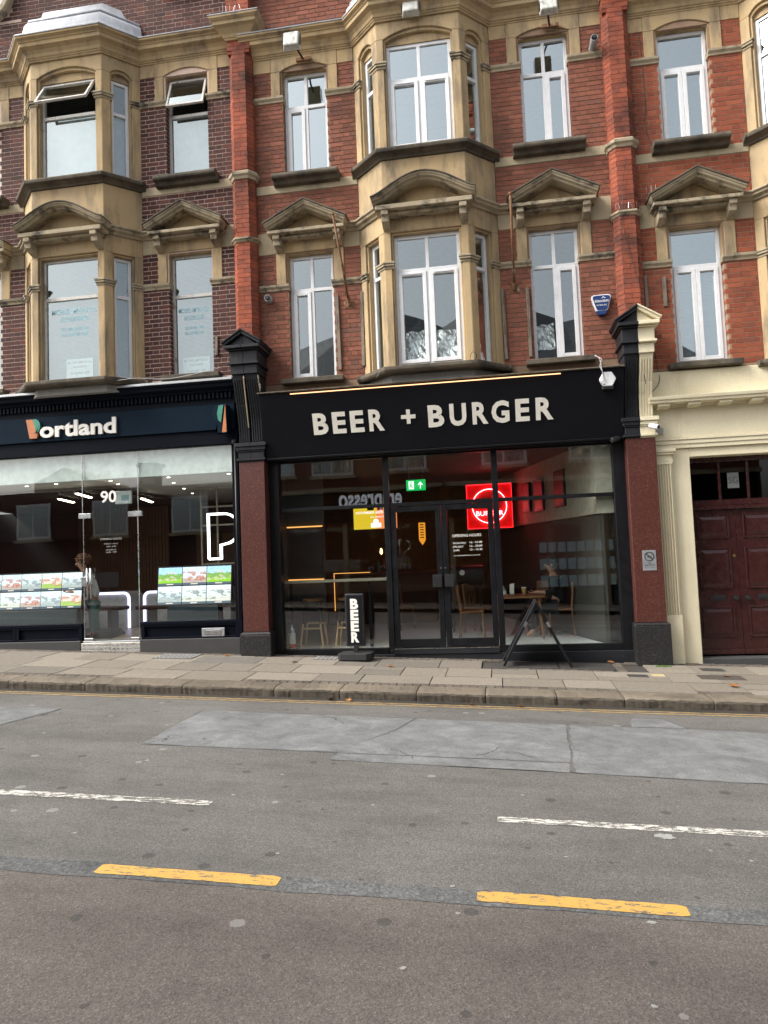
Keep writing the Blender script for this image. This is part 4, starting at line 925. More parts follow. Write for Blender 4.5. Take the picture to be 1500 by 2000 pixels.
tv = thing('menu_screen', 'wide yellow and orange menu screen hanging inside behind the left restaurant window', 'screen', (-2.42, 3.5, 2.10))
MB().box(-.46, .46, -.0, .05, -.01, .46).obj('casing', BLKPL, tv); MB().box(-.45, .02, -.008, -.001, 0, .45).obj('yellow_half', E_TVY, tv); MB().box(.021, .45, -.008, -.001, 0, .45).obj('orange_half', E_TVO, tv)
text('heading', 'NOVEMBER BEER OFFER', E_TVW, tv, -.40, .42, .315, -.012, .05, .001, .02); text('small_print', 'ALL MONTH LONG', E_TVW, tv, -.10, .36, .23, -.012, .03, .001, .01)
MB().box(-.09, .12, -.013, -.009, .03, .12).lathe([(0, -.004), (.055, -.004), (.055, 0)], (.015, -.009, .15), 14, 'y').obj('picture', E_EXW, tv); MB().box(-.16, -.02, -.012, -.009, .385, .445).obj('picture', WOOD, tv); MB().box(.05, .17, -.012, -.009, .385, .445).obj('picture', REDP, tv)
ex = thing('exit_sign', 'green lit emergency exit sign with running figure and arrow, over the doors', 'sign', (-1.34, 1.5, 2.66))
MB().box(-.17, .17, 0, .03, 0, .19).obj('lightbox', E_EXIT, ex, .003)
MB().box(-.125, -.035, -.006, -.001, .025, .165).obj('doorway', E_EXW, ex)
MB().lathe([(0, -.004), (.014, -.004), (.014, 0)], (-.082, -.007, .138), 10, 'y').add([(-.10, -.009, .12), (-.07, -.009, .12), (-.075, -.009, .08), (-.05, -.009, .06), (-.06, -.009, .04), (-.085, -.009, .07), (-.11, -.009, .04), (-.115, -.009, .055), (-.098, -.009, .08)], [tuple(range(9))]).obj('running_figure', E_EXIT, ex)
MB().pxz([(.072, .03), (.088, .03), (.088, .115), (.115, .09), (.125, .10), (.08, .155), (.035, .10), (.045, .09), (.072, .115)], -.006, -.001).obj('arrow', E_EXW, ex)
MB().tube([(-.12, .015, .19), (-.12, .015, .48)], .004, 6).tube([(.12, .015, .19), (.12, .015, .48)], .004, 6).obj('hanger', STEEL, ex)
ne = thing('neon_sign', 'glowing red square neon sign with a white ring and lettering inside the restaurant', 'sign', (-.09, 3.5, 2.005))
MB().box(-.45, .45, .03, .09, 0, .89).obj('backboard', REDP, ne); ring = MB(); ring.tube([(.34 * math.cos(2 * math.pi * i / 40), 0, .45 + .34 * math.sin(2 * math.pi * i / 40)) for i in range(41)], .009, 6); ring.obj('neon_ring', E_PINK, ne)
text('lettering', 'BURGER', E_PINK, ne, -.27, .27, .26, 0.0, .09, .006, 0)
fb = MB().box(-.45, -.438, -.06, .03, 0, .89).box(.438, .45, -.06, .03, 0, .89).box(-.437, .437, -.06, .03, 0, .012).box(-.437, .437, -.06, .03, .878, .89).obj('lit_edge', E_RED, ne)
ab = thing('hanging_beer_board', 'narrow amber arrow-shaped board hanging behind the left restaurant door', 'board', (-1.417, 3.0, 1.72))
MB().pxz([(-.065, .44), (.065, .44), (.065, .10), (0, 0), (-.065, .10)], 0, .02).obj('board', E_AMB, ab)
for i in range(6): MB().box(-.035, .035, -.004, -.001, .14 + i * .05, .16 + i * .05).obj('print_line', DARKIN, ab)
MB().tube([(0, .01, .44), (0, .01, 1.4)], .004, 6).obj('cord', BLKPL, ab)
def poster(x, y, w, h, z, lab, cm):
    t = thing('framed_poster', lab, 'poster', (x, y, z), 'framed posters on the beige restaurant wall'); t.rotation_euler = (0, 0, R(-73))
    MB().box(-w / 2, w / 2, -.03, 0, 0, h).obj('frame', BLKPL, t, .003); MB().box(-w / 2 + .025, w / 2 - .025, -.034, -.031, .025, h - .025).obj('print', cm, t); MB().box(-w / 2 + .06, w / 2 - .06, -.037, -.035, .06, .2).obj('artwork', COPPER, t)
PRINT = plain('dull_print', (0.10, 0.07, 0.07), .4)
poster(1.13, 1.45, .45, .62, 2.25, 'framed poster with an orange picture, nearest the right end of the restaurant window', PRINT)
poster(.84, 2.42, .45, .60, 2.24, 'framed poster between the neon sign and the nearest poster, lit red along its edge', PRINT)
poster(.64, 3.05, .40, .56, 2.27, 'small framed poster right beside the glowing neon sign', PRINT)
tb = thing('dining_table', 'wooden dining table laid for drinks behind the right restaurant door', 'table', (.32, 1.25, .096))
MB().box(-.42, .42, -.36, .36, .66, .70).obj('table_top', WOOD, tb, .006)
for sx in (-1, 1):
    for sy in (-1, 1): MB().tube([(sx * .33, sy * .28, .66), (sx * .37, sy * .31, 0)], .03, 8, .018).obj('leg', WOOD, tb)
def chair(x, y, rz, lab):
    t = thing('dining_chair', lab, 'chair', (x, y, .096), 'wooden dining chairs in the restaurant'); t.rotation_euler = (0, 0, R(rz))
    MB().box(-.2, .2, -.2, .2, .43, .46).obj('seat', WOOD, t, .008)
    for sx in (-1, 1): MB().tube([(sx * .17, -.17, .43), (sx * .18, -.19, 0)], .018, 8).obj('leg', WOOD, t); MB().tube([(sx * .17, .22, 0), (sx * .17, .18, .44), (sx * .17, .23, .88)], .018, 8).obj('leg', WOOD, t)
    MB().box(-.17, .17, .205, .235, .72, .88).obj('back_rail', WOOD, t, .006)
    for q in (-.09, 0, .09): MB().tube([(q, .19, .46), (q, .22, .73)], .01, 6).obj('spindle', WOOD, t)
chair(-.45, 1.25, 90, 'wooden dining chair behind the right-hand restaurant door'); chair(-.35, 2.1, 60, 'wooden dining chair in front of the black barrel barbecue'); chair(.75, 2.1, -30, 'wooden dining chair at the far side of the laid table')
chair(-1.9, 3.0, 150, 'wooden dining chair in the shadow under the menu screen')
gl = thing('beer_glass', 'pint glass of amber beer on the dining table', 'glass', (.42, 1.02, .796))
MB().lathe([(0, .005), (.032, .005), (.04, .12), (0, .12)], (0, 0, 0), 14).obj('beer', plain('amber_beer', (0.55, 0.24, 0.03), .2), gl, smooth=True); MB().lathe([(.036, 0), (.046, .155)], (0, 0, 0), 14).obj('glass', GL_SH, gl, smooth=True); MB().lathe([(0, .121), (.041, .121), (.041, .135), (0, .137)], (0, 0, 0), 14).obj('froth', WHITE, gl)
nb = thing('napkin_holder', 'white napkin stand beside the beer glass on the dining table', 'napkins', (.22, 1.05, .796)); MB().box(-.04, .04, -.03, .03, 0, .03).obj('base', STEEL, nb, .003); MB().pxz([(-.035, .03), (.035, .03), (.045, .20), (-.028, .19)], -.022, .022).obj('napkins', WHITE, nb)
sb_ = thing('sauce_bottle', 'stout pale sauce bottle at the left end of the dining table', 'bottle', (.08, 1.0, .796)); MB().lathe([(0, 0), (.045, 0), (.05, .02), (.05, .10), (.02, .14), (.018, .17), (0, .17)], (0, 0, 0), 14).obj('body', GREY, sb_, smooth=True); MB().lathe([(.051, .035), (.051, .09)], (0, 0, 0), 14).obj('label', WHITE, sb_)
bb = thing('barrel_barbecue', 'black barrel barbecue with a white dial behind the right restaurant door', 'barbecue', (-.58, 2.3, .096))
MB().tube([(-.34, 0, 1.02), (-.32, 0, 1.02), (.32, 0, 1.02), (.34, 0, 1.02)], .19, 20).obj('drum', BLKPL, bb, .01, True)
MB().lathe([(0, -.02), (.045, -.02), (.05, 0)], (-.05, -.185, 1.08), 16, 'y').obj('dial', WHITE, bb)
for q in (-.25, .25): MB().box(q - .02, q + .02, -.15, -.11, 0, .86).box(q - .02, q + .02, .11, .15, 0, .86).obj('stand', BLKPL, bb)
bc = thing('bar_counter', 'dark bar counter edged with amber light at the back of the restaurant', 'counter', (-3.0, 4.6, .096))
MB().box(-1.4, 1.7, -.3, .3, 0, 1.05).obj('front', PANELW, bc, .01); MB().box(-1.45, 1.75, -.36, .36, 1.052, 1.10).obj('counter_top', WOOD, bc, .006); MB().box(-.5, .3, -.37, -.362, 1.10, 1.112).box(-.5, -.488, -.37, -.362, .3, 1.10).obj('light_strip', E_WARM2, bc)
for i in range(7):
    b_ = thing('bottle', ('first', 'second', 'third', 'fourth', 'fifth', 'sixth', 'seventh')[i] + ' bottle from the left in the row on the bar counter', 'bottle', (-2.7 + i * .13, 4.6, 1.196), 'bottles on the bar counter'); MB().lathe([(0, 0), (.035, 0), (.035, .16), (.013, .2), (.012, .27), (0, .27)], (0, 0, 0), 10).obj('body', (BLKPL, GREEN, WOOD)[i % 3], b_, smooth=True)
pd = thing('pendant_lamp', 'lantern with a warm bulb glowing over the bar counter', 'lamp', (-2.45, 4.3, 1.55)); MB().box(-.07, .07, -.07, .07, .18, .2).tube([(0, 0, .2), (0, 0, 1.5)], .006, 6).box(-.07, -.06, -.07, -.06, 0, .18).box(.06, .07, -.07, -.06, 0, .18).obj('cage', BLKPL, pd); MB().lathe([(0, .02), (.03, .06), (.02, .14), (0, .16)], (0, 0, 0), 10).obj('bulb', E_PEND, pd, smooth=True)

# ------------------------------------------------------------------ shopfront of the estate agent
SA = thing('shopfront', 'navy estate agent shopfront with frameless glass and screens in the window', 'shopfront', (0, 0, 0), 'shopfronts at street level')
XL = -9.2
sf = MB().box(XL, -4.03, -.14, .2, 3.655, 4.075).obj('sign_panel', NAVY, SA, .006)
MB().box(XL, -4.0, -.10, .22, 3.43, 3.653).obj('lower_fascia', NAVYD, SA, .005)
MB().box(XL, -4.0, -.12, .22, 4.077, 4.262).obj('upper_fascia', NAVYD, SA, .004)
MB().sweep([(XL, -.12), (-4.0, -.12)], [(-.3, 4.263), (.06, 4.263), (.07, 4.29), (.13, 4.33), (.14, 4.385), (.16, 4.39), (.165, 4.42), (-.3, 4.42)]).obj('cornice', NAVYD, SA, .003)
MB().box(XL, -4.0, -.30, .2, 4.421, 4.462).obj('lead_flashing', GALV, SA, .004)
x = XL + .05
while x < -4.08: MB().box(x, x + .035, -.165, -.1195, 4.165, 4.255).obj('dentil', NAVYD, SA); x += .07
ptx = text('lettering', 'ortland', WHITE, sf, -7.415, -6.05, 3.725, -.165, .255, .018, .03)
lg = MB().pxz([(-7.665, 4.035), (-7.545, 4.035), (-7.455, 3.79), (-7.47, 3.715), (-7.60, 3.715)], -.18, -.141).obj('logo_wedge', COPPER, sf)
MB().pxz([(-7.535, 4.036)] + [(-7.50 + .10 * math.cos(R(a)), 3.918 + .118 * math.sin(R(a))) for a in range(90, -91, -20)] + [(-7.47, 3.80)], -.19, -.141).obj('logo_bowl', GREEN, sf)
pj = thing('projecting_sign', 'small projecting logo sign, orange and green, at the end of the navy fascia', 'sign', (-4.20, -.16, 3.57))
MB().pxz([(-.10, 0), (.10, 0), (.11, .45), (-.02, .45), (-.10, .42), (-.135, .33), (-.12, .22), (-.06, .15), (-.06, 0)], -.16, 0).obj('body', NAVY, pj, .01)
MB().pxz([(.03, 0.0), (.105, .005), (.09, .45)], -.175, -.161).obj('orange_wedge', COPPER, pj); MB().pxz([(.015, .16), (.06, .44), (-.02, .43), (-.05, .3), (-.03, .2)], -.172, -.161).obj('green_bowl', GREEN, pj)
# glazing and stallriser
for (a, b, z0, z1) in ((XL, -6.772, .615, 3.43), (-6.768, -5.782, 2.392, 3.43), (-5.778, -4.14, .615, 3.43)): MB().box(a, b, .0, .012, z0, z1).obj('pane', GL_SH, SA)
dr = MB().box(-6.766, -5.784, .0, .012, .325, 2.385).obj('glass_door', GL_SH, SA)
MB().box(-6.764, -6.754, -.002, .014, .33, 2.38).box(-5.796, -5.786, -.002, .014, .33, 2.38).obj('polished_edge', STEEL, dr)
for (a, b, z0, z1) in ((-6.84, -6.62, 2.345, 2.43), (-5.96, -5.72, 2.34, 2.43), (-6.80, -6.70, 1.22, 1.38), (-6.76, -6.60, .325, .37), (-5.94, -5.79, .325, .37)): MB().box(a, b, -.015, .03, z0, z1).obj('patch_fitting', STEEL, dr, .006)
for q in (-6.66, -6.60): MB().tube([(q, -.07, 1.02), (q, -.07, 1.52)], .013, 8).tube([(q, 0, 1.08), (q, -.07, 1.08)], .008, 6).tube([(q, 0, 1.46), (q, -.07, 1.46)], .008, 6).obj('pull_handle', STEEL, dr, smooth=True)
for q in (-6.775, -5.785): MB().box(q, q + .01, -.003, .016, 2.43, 3.43).obj('glass_joint', STEEL, SA)
for (a, b) in ((XL, -6.80), (-5.76, -4.06)):
    MB().box(a, b, .03, .10, .335, .56).box(a, b, -.02, .12, .562, .612).obj('stallriser', NAVYD, SA, .004)
    n = max(1, round((b - a) / 1.35)); w = (b - a) / n
    for i in range(n):
        p, q = a + i * w, a + (i + 1) * w
        MB().box(p, p + .06, -.012, .03, .335, .561).box(q - .06, q, -.012, .03, .335, .561).box(p + .06, q - .06, -.011, .03, .335, .365).box(p + .06, q - .06, -.011, .03, .53, .561).obj('panel_frame', NAVYD, SA, .004)
    MB().box(a, b + (.0), -.06, .2, -.2, .333).obj('plinth', GRAND if 0 else plain('dark_stone_plinth', (0.035, 0.034, 0.033), .7), SA, .008)
MB().box(-4.14, -4.03, -.03, .1, .3, 3.43).obj('post', NAVYD, SA, .004)
MB().tube([(-4.06, -.08, .62), (-4.06, -.08, 3.40)], .018, 8).lathe([(0, -.055), (.04, -.04), (.055, 0), (.04, .04), (0, .055)], (-4.06, -.08, 3.45), 14).obj('ball_finial_rod', BLKPL, SA, smooth=True)
MB().box(-6.80, -5.76, -.05, .3, .10, .295).obj('step', CHECK, SA, .004)
ck = MB()
for i in range(14):
    for j in range(3):
        xx = -6.77 + i * .074; zz = .125 + j * .06; ck.add([(xx, -.0505, zz), (xx + .035, -.0545, zz + .028), (xx + .07, -.0505, zz), (xx + .035, -.0545, zz - .02)], [(0, 1, 2, 3)])
ck.obj('tread_pattern', STEEL, SA)['kind'] = 'stuff'
MB().box(-6.78, -5.78, -.02, .3, .296, .322).obj('threshold', GALV, SA, .003)
lb = MB().box(-4.72, -4.335, -.02, -.0, .355, .49).obj('letter_box', GALV, SA, .006); MB().box(-4.67, -4.39, -.028, -.019, .385, .46).obj('flap', STEEL, lb, .004)
text('door_number', '90', WHITE, SA, -6.44, -6.16, 2.60, -.004, .19, .001, .02)
for tx, a, b, z, h in (('OPENING HOURS', -6.46, -6.075, 1.975, .03), ('MONDAY - FRIDAY', -6.39, -6.14, 1.90, .018), ('9AM - 6PM', -6.35, -6.18, 1.855, .02), ('SATURDAY', -6.36, -6.17, 1.80, .018), ('10AM - 2PM', -6.36, -6.17, 1.76, .02)): text('opening_hours', tx, GREY, dr, a, b, z, -.004, h, .0005, .004)
# the office behind the glass
struct(MB().pxy([(-10.6, .05), (-4.1, .05), (-5.8, 6.2), (-12, 6.2)], .2, .30).obj('office_floor', OAK))
struct(MB().pxy([(-8.2, .5), (-6.55, .35), (-6.8, 1.4), (-8.6, 4.2), (-10.5, 4.2)], .3005, .306).obj('office_mat', plain('charcoal_mat', (0.02, 0.021, 0.022), .95)))
struct(MB().box(XL - 1, -4.1, .03, .09, 2.99, 3.43).obj('office_bulkhead', plain('white_bulkhead', (0.78, 0.83, 0.81), .7)))
oc = struct(MB().pxy([(-10.8, .14), (-4.05, .14), (-5.9, 6.6), (-12.4, 6.6)], 2.99, 3.2).obj('office_ceiling', WHITE))
struct(MB().pxy([(-10.2, .9), (-6.75, .9), (-7.0, 1.8), (-6.3, 6.2), (-12, 6.2)], 2.93, 2.95).obj('office_dark_ceiling', DARKIN))
mg = MB()
for i in range(40):
    for j in range(1):
        xx = -9.6 + i * .085; mg.add([(xx, .92, 2.924), (xx + .012, .92, 2.924), (xx + .012 - 1.0, 4.5, 2.924), (xx - 1.0, 4.5, 2.924)], [(0, 1, 2, 3)])
for j in range(40): yy = .95 + j * .085; mg.add([(-9.8, yy, 2.922), (-6.6, yy, 2.922), (-6.6, yy + .012, 2.922), (-9.8, yy + .012, 2.922)], [(0, 1, 2, 3)])
mg.obj('ceiling_mesh', plain('brass_mesh', (0.10, 0.07, 0.035), .5), oc)['kind'] = 'stuff'
struct(MB().pxy([(-14.5, 5.6), (-5.5, 5.6), (-5.5, 5.7), (-14.5, 5.7)], .3, 2.99).obj('office_wall_back', DARKIN))
struct(MB().pxy([(-4.08, .1), (-4.0, .1), (-5.5, 5.6), (-5.58, 5.6)], .3, 2.99).obj('office_wall_right', DARKIN))
struct(MB().pxy([(-10.8, .1), (-10.7, .1), (-12.9, 5.6), (-13.0, 5.6)], .3, 3.43).obj('office_wall_left', DARKIN))
ww = struct(MB().box(-9.9, -7.6, 4.9, 4.95, .3, 2.93).obj('office_timber_wall', PANELW))
for i in range(28): MB().box(-9.88 + i * .082, -9.88 + i * .082 + .07, 4.875, 4.899, .3, 2.92).obj('slat', PANELW, ww)
dls = [(-8.01, .32, 'first ceiling spotlight from the left in the row nearest the office glass'), (-7.41, .25, 'second ceiling spotlight from the left in the row nearest the office glass'), (-6.4, .25, 'third ceiling spotlight from the left, above the glass door'), (-5.36, .25, 'fourth ceiling spotlight from the left in the row nearest the office glass'), (-4.3, .25, 'fifth ceiling spotlight, at the right end of the row nearest the office glass'),
       (-6.55, .76, 'ceiling spotlight just behind the hanging door sign'), (-5.64, 1.04, 'nearest ceiling spotlight of the row running back over the right screens'), (-5.9, 2.05, 'middle ceiling spotlight of the row running back over the right screens'), (-6.15, 3.0, 'farthest ceiling spotlight of the row running back over the right screens')]
for (a, b, lab) in dls:
    t = thing('downlight', lab, 'downlight', (a, b, 2.99), 'spotlights in the office ceiling')
    MB().lathe([(.045, -.006), (.032, -.006), (.03, 0)], (0, 0, 0), 14).obj('rim', WHITE, t); MB().lathe([(0, -.004), (.031, -.004)], (0, 0, 0), 14).obj('bulb', E_DL, t)
for (a, b, c, d, lab) in ((-8.2, 1.54, -8.40, 2.33, 'leftmost linear ceiling light, hanging below the dark mesh ceiling'), (-7.36, .78, -7.58, 1.6, 'linear ceiling light nearest the glass, between the two others'), (-6.89, 2.26, -7.13, 3.17, 'linear ceiling light right of the hanging door sign')):
    t = thing('linear_light', lab, 'ceiling light', (a, b, 2.86), 'linear lights under the mesh ceiling'); v = Vector((c - a, d - b, 0)); t.rotation_euler = (0, 0, math.atan2(v.y, v.x))
    MB().box(0, v.length, -.035, .035, .01, .04).obj('housing', BLKPL, t); MB().box(.01, v.length - .01, -.03, .03, -.005, .009).obj('diffuser', E_TB, t)
hb = thing('hanging_door_sign', 'small white box sign hanging behind the glass over the office door', 'sign', (-6.17, .25, 2.58)); MB().box(-.15, .15, -.02, .02, 0, .22).obj('box', WHTPL, hb, .01); MB().box(-.03, .11, -.023, -.0205, .05, .15).obj('panel', plain('pale_teal', (0.30, 0.45, 0.46), .4), hb); MB().tube([(-.1, 0, .22), (-.1, 0, .41)], .004, 6).tube([(.1, 0, .22), (.1, 0, .41)], .004, 6).obj('hanger', STEEL, hb)
def display(x0, x1, cols, z0, z1, stand, lab, order):
    t = thing('screen_wall', lab, 'display', ((x0 + x1) / 2, .42, .306), 'screen displays in the office window'); cx = (x0 + x1) / 2
    tilt = Matrix.Translation((0, 0, z0 - .306)) @ Matrix.Rotation(R(-7), 4, 'X')
    w = (x1 - x0) / cols; h = (z1 - z0) / 2
    MB(tilt).box(x0 - cx - .015, x1 - cx + .015, .012, .05, -.015, 2 * h + .015).obj('casing', BLKPL, t, .004)
    for r_ in range(2):
        for c in range(cols):
            a = x0 - cx + c * w; MB(tilt).box(a + .008, a + w - .008, .0, .011, r_ * h + .008, (r_ + 1) * h - .008).obj('screen', SCR[order[(r_ * cols + c) % len(order)]], t)
            MB(tilt).box(a + w * .36, a + w * .64, -.002, -.0005, r_ * h + .02, r_ * h + .034).obj('caption', E_TVW, t)
    MB().box(stand[0] - cx, stand[1] - cx, .14, .20, 0, z1 - .306 - .10).obj('stand', TEAL, t, .004)
    MB().box(stand[0] - cx, stand[1] - cx, -.02, .03, .0, z0 - .306 - .02).obj('stand_front', TEAL, t, .004)
display(-9.01, -7.085, 5, .845, 1.47, (-9.0, -7.15), 'wide bank of property screens in the left-hand office window', [1, 4, 0, 1, 3, 1, 0, 1, 3, 1])
display(-5.69, -4.39, 3, .85, 1.487, (-5.5, -4.6), 'bank of six property screens in the right-hand office window', [1, 4, 4, 2, 0, 2])
pn = thing('neon_letter', 'large white neon letter P glowing at the right of the office window', 'sign', (-5.07, 1.2, 1.60))
oc_ = [(0, 0), (0, .80), (.30, .80)] + [(.30 + .27 * math.cos(R(a)), .53 + .27 * math.sin(R(a))) for a in range(80, -91, -15)] + [(.23, .24), (.23, 0), (0, 0)]
MB().ribbon([(p[0], p[1]) for p in oc_], [(-.018, -.02), (.018, -.02), (.018, .02), (-.018, .02)]).obj('tube', E_P, pn)
lt = thing('partition_grid', 'beige metal glazing grid standing behind the neon letter', 'partition', (-5.1, 1.9, .3)); gm = MB()
for q in (-.42, -.10, .55): gm.box(q, q + .03, 0, .03, 0, 2.66)
for q in (1.2, 1.93, 2.28, 2.62): gm.box(-.42, .9, .002, .028, q, q + .03)
gm.obj('bars', plain('beige_metal', (0.33, 0.29, 0.23), .5), lt)
def desk(x0, x1, y, side, lab):
    t = thing('reception_desk', lab, 'desk', ((x0 + x1) / 2, y, .306), 'white desks edged with light'); hw = (x1 - x0) / 2; Rr = .14; H = .72
    cor = [(side * (hw - Rr + Rr * math.sin(R(a))), H - Rr + Rr * math.cos(R(a))) for a in range(0, 91, 15)]
    P = [(-side * hw, 0), (-side * hw, H)] + cor + [(side * hw, 0)]
    MB().pxz(P, .02, .55).obj('body', plain('white_laminate', (0.55, 0.54, 0.55), .4), t)
    MB().ribbon([p for p in ([(-side * hw, H)] + cor + [(side * hw, 0)])] if side > 0 else list(reversed([(-side * hw, H)] + cor + [(side * hw, 0)])), [(-.05, -.01), (.0, -.01), (.0, .019), (-.05, .019)]).obj('light_edge', E_DESK, t)
    return t
desk(-9.0, -7.30, 2.5, 1, 'white reception desk with glowing edge behind the standing person'); desk(-7.02, -5.2, 2.5, -1, 'white reception desk with glowing edge behind the right bank of screens')
def bench(x0, x1, y, lab):
    t = thing('bench', lab, 'bench', ((x0 + x1) / 2, y, .306), 'brown benches in front of the desks'); hw = (x1 - x0) / 2
    MB().box(-hw, hw, -.18, .18, .40, .47).obj('seat', plain('brown_leather', (0.085, 0.03, 0.018), .5), t, .02, seg=2)
    for q in (-hw + .25, hw - .25): MB().box(q - .035, q + .035, -.14, .14, 0, .40).obj('leg', BLKPL, t)
bench(-8.9, -7.05, 1.85, 'brown leather bench in front of the desk behind the glass door'); bench(-6.75, -4.95, 1.85, 'brown leather bench behind the right bank of screens')
mo = thing('desk_monitor', 'black computer monitor on the reception desk behind the glass door', 'monitor', (-7.95, 2.8, 1.03)); MB().box(-.25, .25, 0, .03, .08, .40).obj('screen_back', BLKPL, mo, .005); MB().box(-.02, .02, .005, .025, 0, .08).box(-.1, .1, -.06, .08, 0, .01).obj('foot', BLKPL, mo)
for (a, z0, lab) in ((-6.9, .95, 'dark brown picture panel on the back wall of the office, left of the other'), (-6.25, .95, 'dark brown picture panel on the back wall of the office, right of the other')):
    t = thing('wall_panel', lab, 'panel', (a, 5.58, z0 + .2)); MB().box(-.3, .3, -.03, 0, 0, 1.1).obj('board', PANELW, t, .004)

# ------------------------------------------------------------------ cream entrance of the right-hand house (parts of that house)
def cpart(mb, nm, mt, bev=.006, par=None):
    o = mb.obj(nm, mt, par or HC, bev)
    if par is None: o.location = (-5.07, 0, .215)
    return o
cpart(MB().box(2.36, 8.2, -.05, .2, 3.66, 4.075), 'stucco_band', CREAM)
cpart(MB().sweep([(2.30, -.05), (8.2, -.05)], [(-.2, 3.53), (.03, 3.53), (.035, 3.57), (.20, 3.575), (.205, 3.61), (.225, 3.62), (.235, 3.665), (-.2, 3.68)]), 'stucco_cornice', CREAM, .003)
x = 2.42
while x < 8.0: cpart(MB().pyz([(-.05, 3.574), (-.22, 3.574), (-.22, 3.535), (-.17, 3.515), (-.05, 3.51)], x, x + .17), 'modillion', CREAM, .004); x += .425
cpart(MB().box(2.34, 8.2, -.045, .2, 3.09, 3.529), 'stucco_frieze', CREAM)
cpart(MB().box(2.34, 8.2, -.07, .2, 3.05, 3.088).box(2.34, 8.2, -.055, .2, 2.99, 3.048).box(2.34, 8.2, -.04, .2, 2.93, 2.988), 'architrave', CREAM, .004)
fp = MB(); fp.box(2.365, 2.60, -.06, .2, -.35, 2.735)
pil = cpart(fp, 'fluted_pilaster', CREAM)
fl_ = MB(); n = 6
for i in range(n):
    q = 2.365 + .006 + i * (.223 / n); fl_.box(q, q + .015, -.092, -.061, .52, 2.70)
fl_.box(2.365, 2.60, -.093, -.061, -.33, .515); fl_.box(2.365, 2.60, -.093, -.061, 2.70, 2.735)
cpart(fl_, 'fluting', CREAM, .004, pil)
cpart(MB().box(2.355, 2.615, -.085, .2, 2.736, 2.775).box(2.36, 2.60, -.07, .2, 2.776, 2.84).box(2.35, 2.63, -.10, .2, 2.841, 2.875).box(2.345, 2.65, -.12, .2, 2.876, 2.928), 'pilaster_capital', CREAM, .005, pil)
cpart(MB().box(2.601, 2.86, .0, .4, -.35, 2.929), 'door_jamb', CREAM)
cpart(MB().box(4.16, 8.2, -.05, .4, -.6, 2.929), 'stucco_wall', CREAM)
cpart(MB().box(2.861, 4.159, .0, .4, 2.80, 2.929), 'door_soffit', CREAM)
cpart(MB().box(2.861, 2.905, .22, .32, -.2, 2.80).box(4.115, 4.159, .22, .32, -.2, 2.80).box(2.906, 4.114, .22, .32, 2.73, 2.80).box(2.906, 4.114, .19, .32, 2.02, 2.075).box(2.906, 4.114, .21, .32, 2.076, 2.15), 'door_frame', MAROON, .006)
fn = cpart(MB().box(2.907, 4.113, .228, .31, 2.1505, 2.166), 'fanlight', MAROON, .003)
for q in (3.30, 3.70): cpart(MB().box(q, q + .035, .225, .30, 2.167, 2.729), 'glazing_bar', MAROON, .004, fn)
for (a, b) in ((2.906, 3.299), (3.336, 3.699), (3.736, 4.114)): cpart(MB().box(a, b, .265, .272, 2.151, 2.729), 'pane', GL_FR, 0, fn)
cpart(MB().box(3.44, 3.60, .262, .264, 2.33, 2.56), 'card', plain('grey_card', (0.16, 0.17, 0.165), .7), 0, fn); text('lettering', 'SG', plain('dark_print', (0.05, 0.055, 0.055), .6), fn, 3.455, 3.585, 2.40, .261, .10, .0005, 0)
for (a, b, s_) in ((2.908, 3.508, 1), (3.512, 4.112, -1)):
    lf = cpart(MB().box(a, b, .25, .31, -.10, 2.018), 'door', MAROON, .003)
    for (z0, z1) in ((1.585, 1.955), (.845, 1.46), (.14, .595)):
        p, q = (a + .05, b - .09) if s_ > 0 else (a + .09, b - .05)
        mo_ = MB()
        mo_.box(p, p + .03, .232, .249, z0, z1).box(q - .03, q, .232, .249, z0, z1).box(p + .03, q - .03, .232, .249, z0, z0 + .03).box(p + .03, q - .03, .232, .249, z1 - .03, z1)
        cpart(mo_, 'panel_moulding', MAROON, .006, lf)
        g_ = .035; h_ = .085
        O = [(p + g_, .249, z0 + g_), (q - g_, .249, z0 + g_), (q - g_, .249, z1 - g_), (p + g_, .249, z1 - g_)]; I_ = [(p + h_, .234, z0 + h_), (q - h_, .234, z0 + h_), (q - h_, .234, z1 - h_), (p + h_, .234, z1 - h_)]
        cpart(MB().add(O + I_, [(0, 1, 5, 4), (1, 2, 6, 5), (2, 3, 7, 6), (3, 0, 4, 7), (4, 5, 6, 7)]), 'raised_panel', MAROON, 0, lf)
    kx = 3.437 if s_ > 0 else 3.60
    cpart(MB().lathe([(0, -.065), (.03, -.06), (.037, -.045), (.03, -.025), (.015, -.02), (.015, -.005), (.04, -.003), (.04, 0)], (kx, .25, .71), 16, 'y'), 'knob', BLKPL, 0, lf)
    lx = (3.09, 3.30) if s_ > 0 else (3.74, 3.95)
    cpart(MB().box(lx[0], lx[1], .238, .25, .68, .76).box(lx[0] + .03, lx[1] - .03, .232, .239, .70, .74), 'letter_plate', BLKPL, .003, lf)
    cpart(MB().box(a, b, .20, .25, -.10, -.03), 'weather_bar', MAROON, .005, lf)
cpart(MB().lathe([(0, -.012), (.022, -.01), (.022, 0)], (3.455, .25, 1.33), 12, 'y'), 'door_lock', plain('brass', (0.4, 0.27, 0.12), .35, .9), 0)
cpart(MB().box(2.861, 4.159, .0, .4, -.5, -.125), 'doorstep', plain('slate_step', (0.05, 0.05, 0.05), .8), .008)
cpart(MB().box(2.86, 4.16, .41, .5, -.5, 3.0), 'dark_lobby', DARKIN, 0)
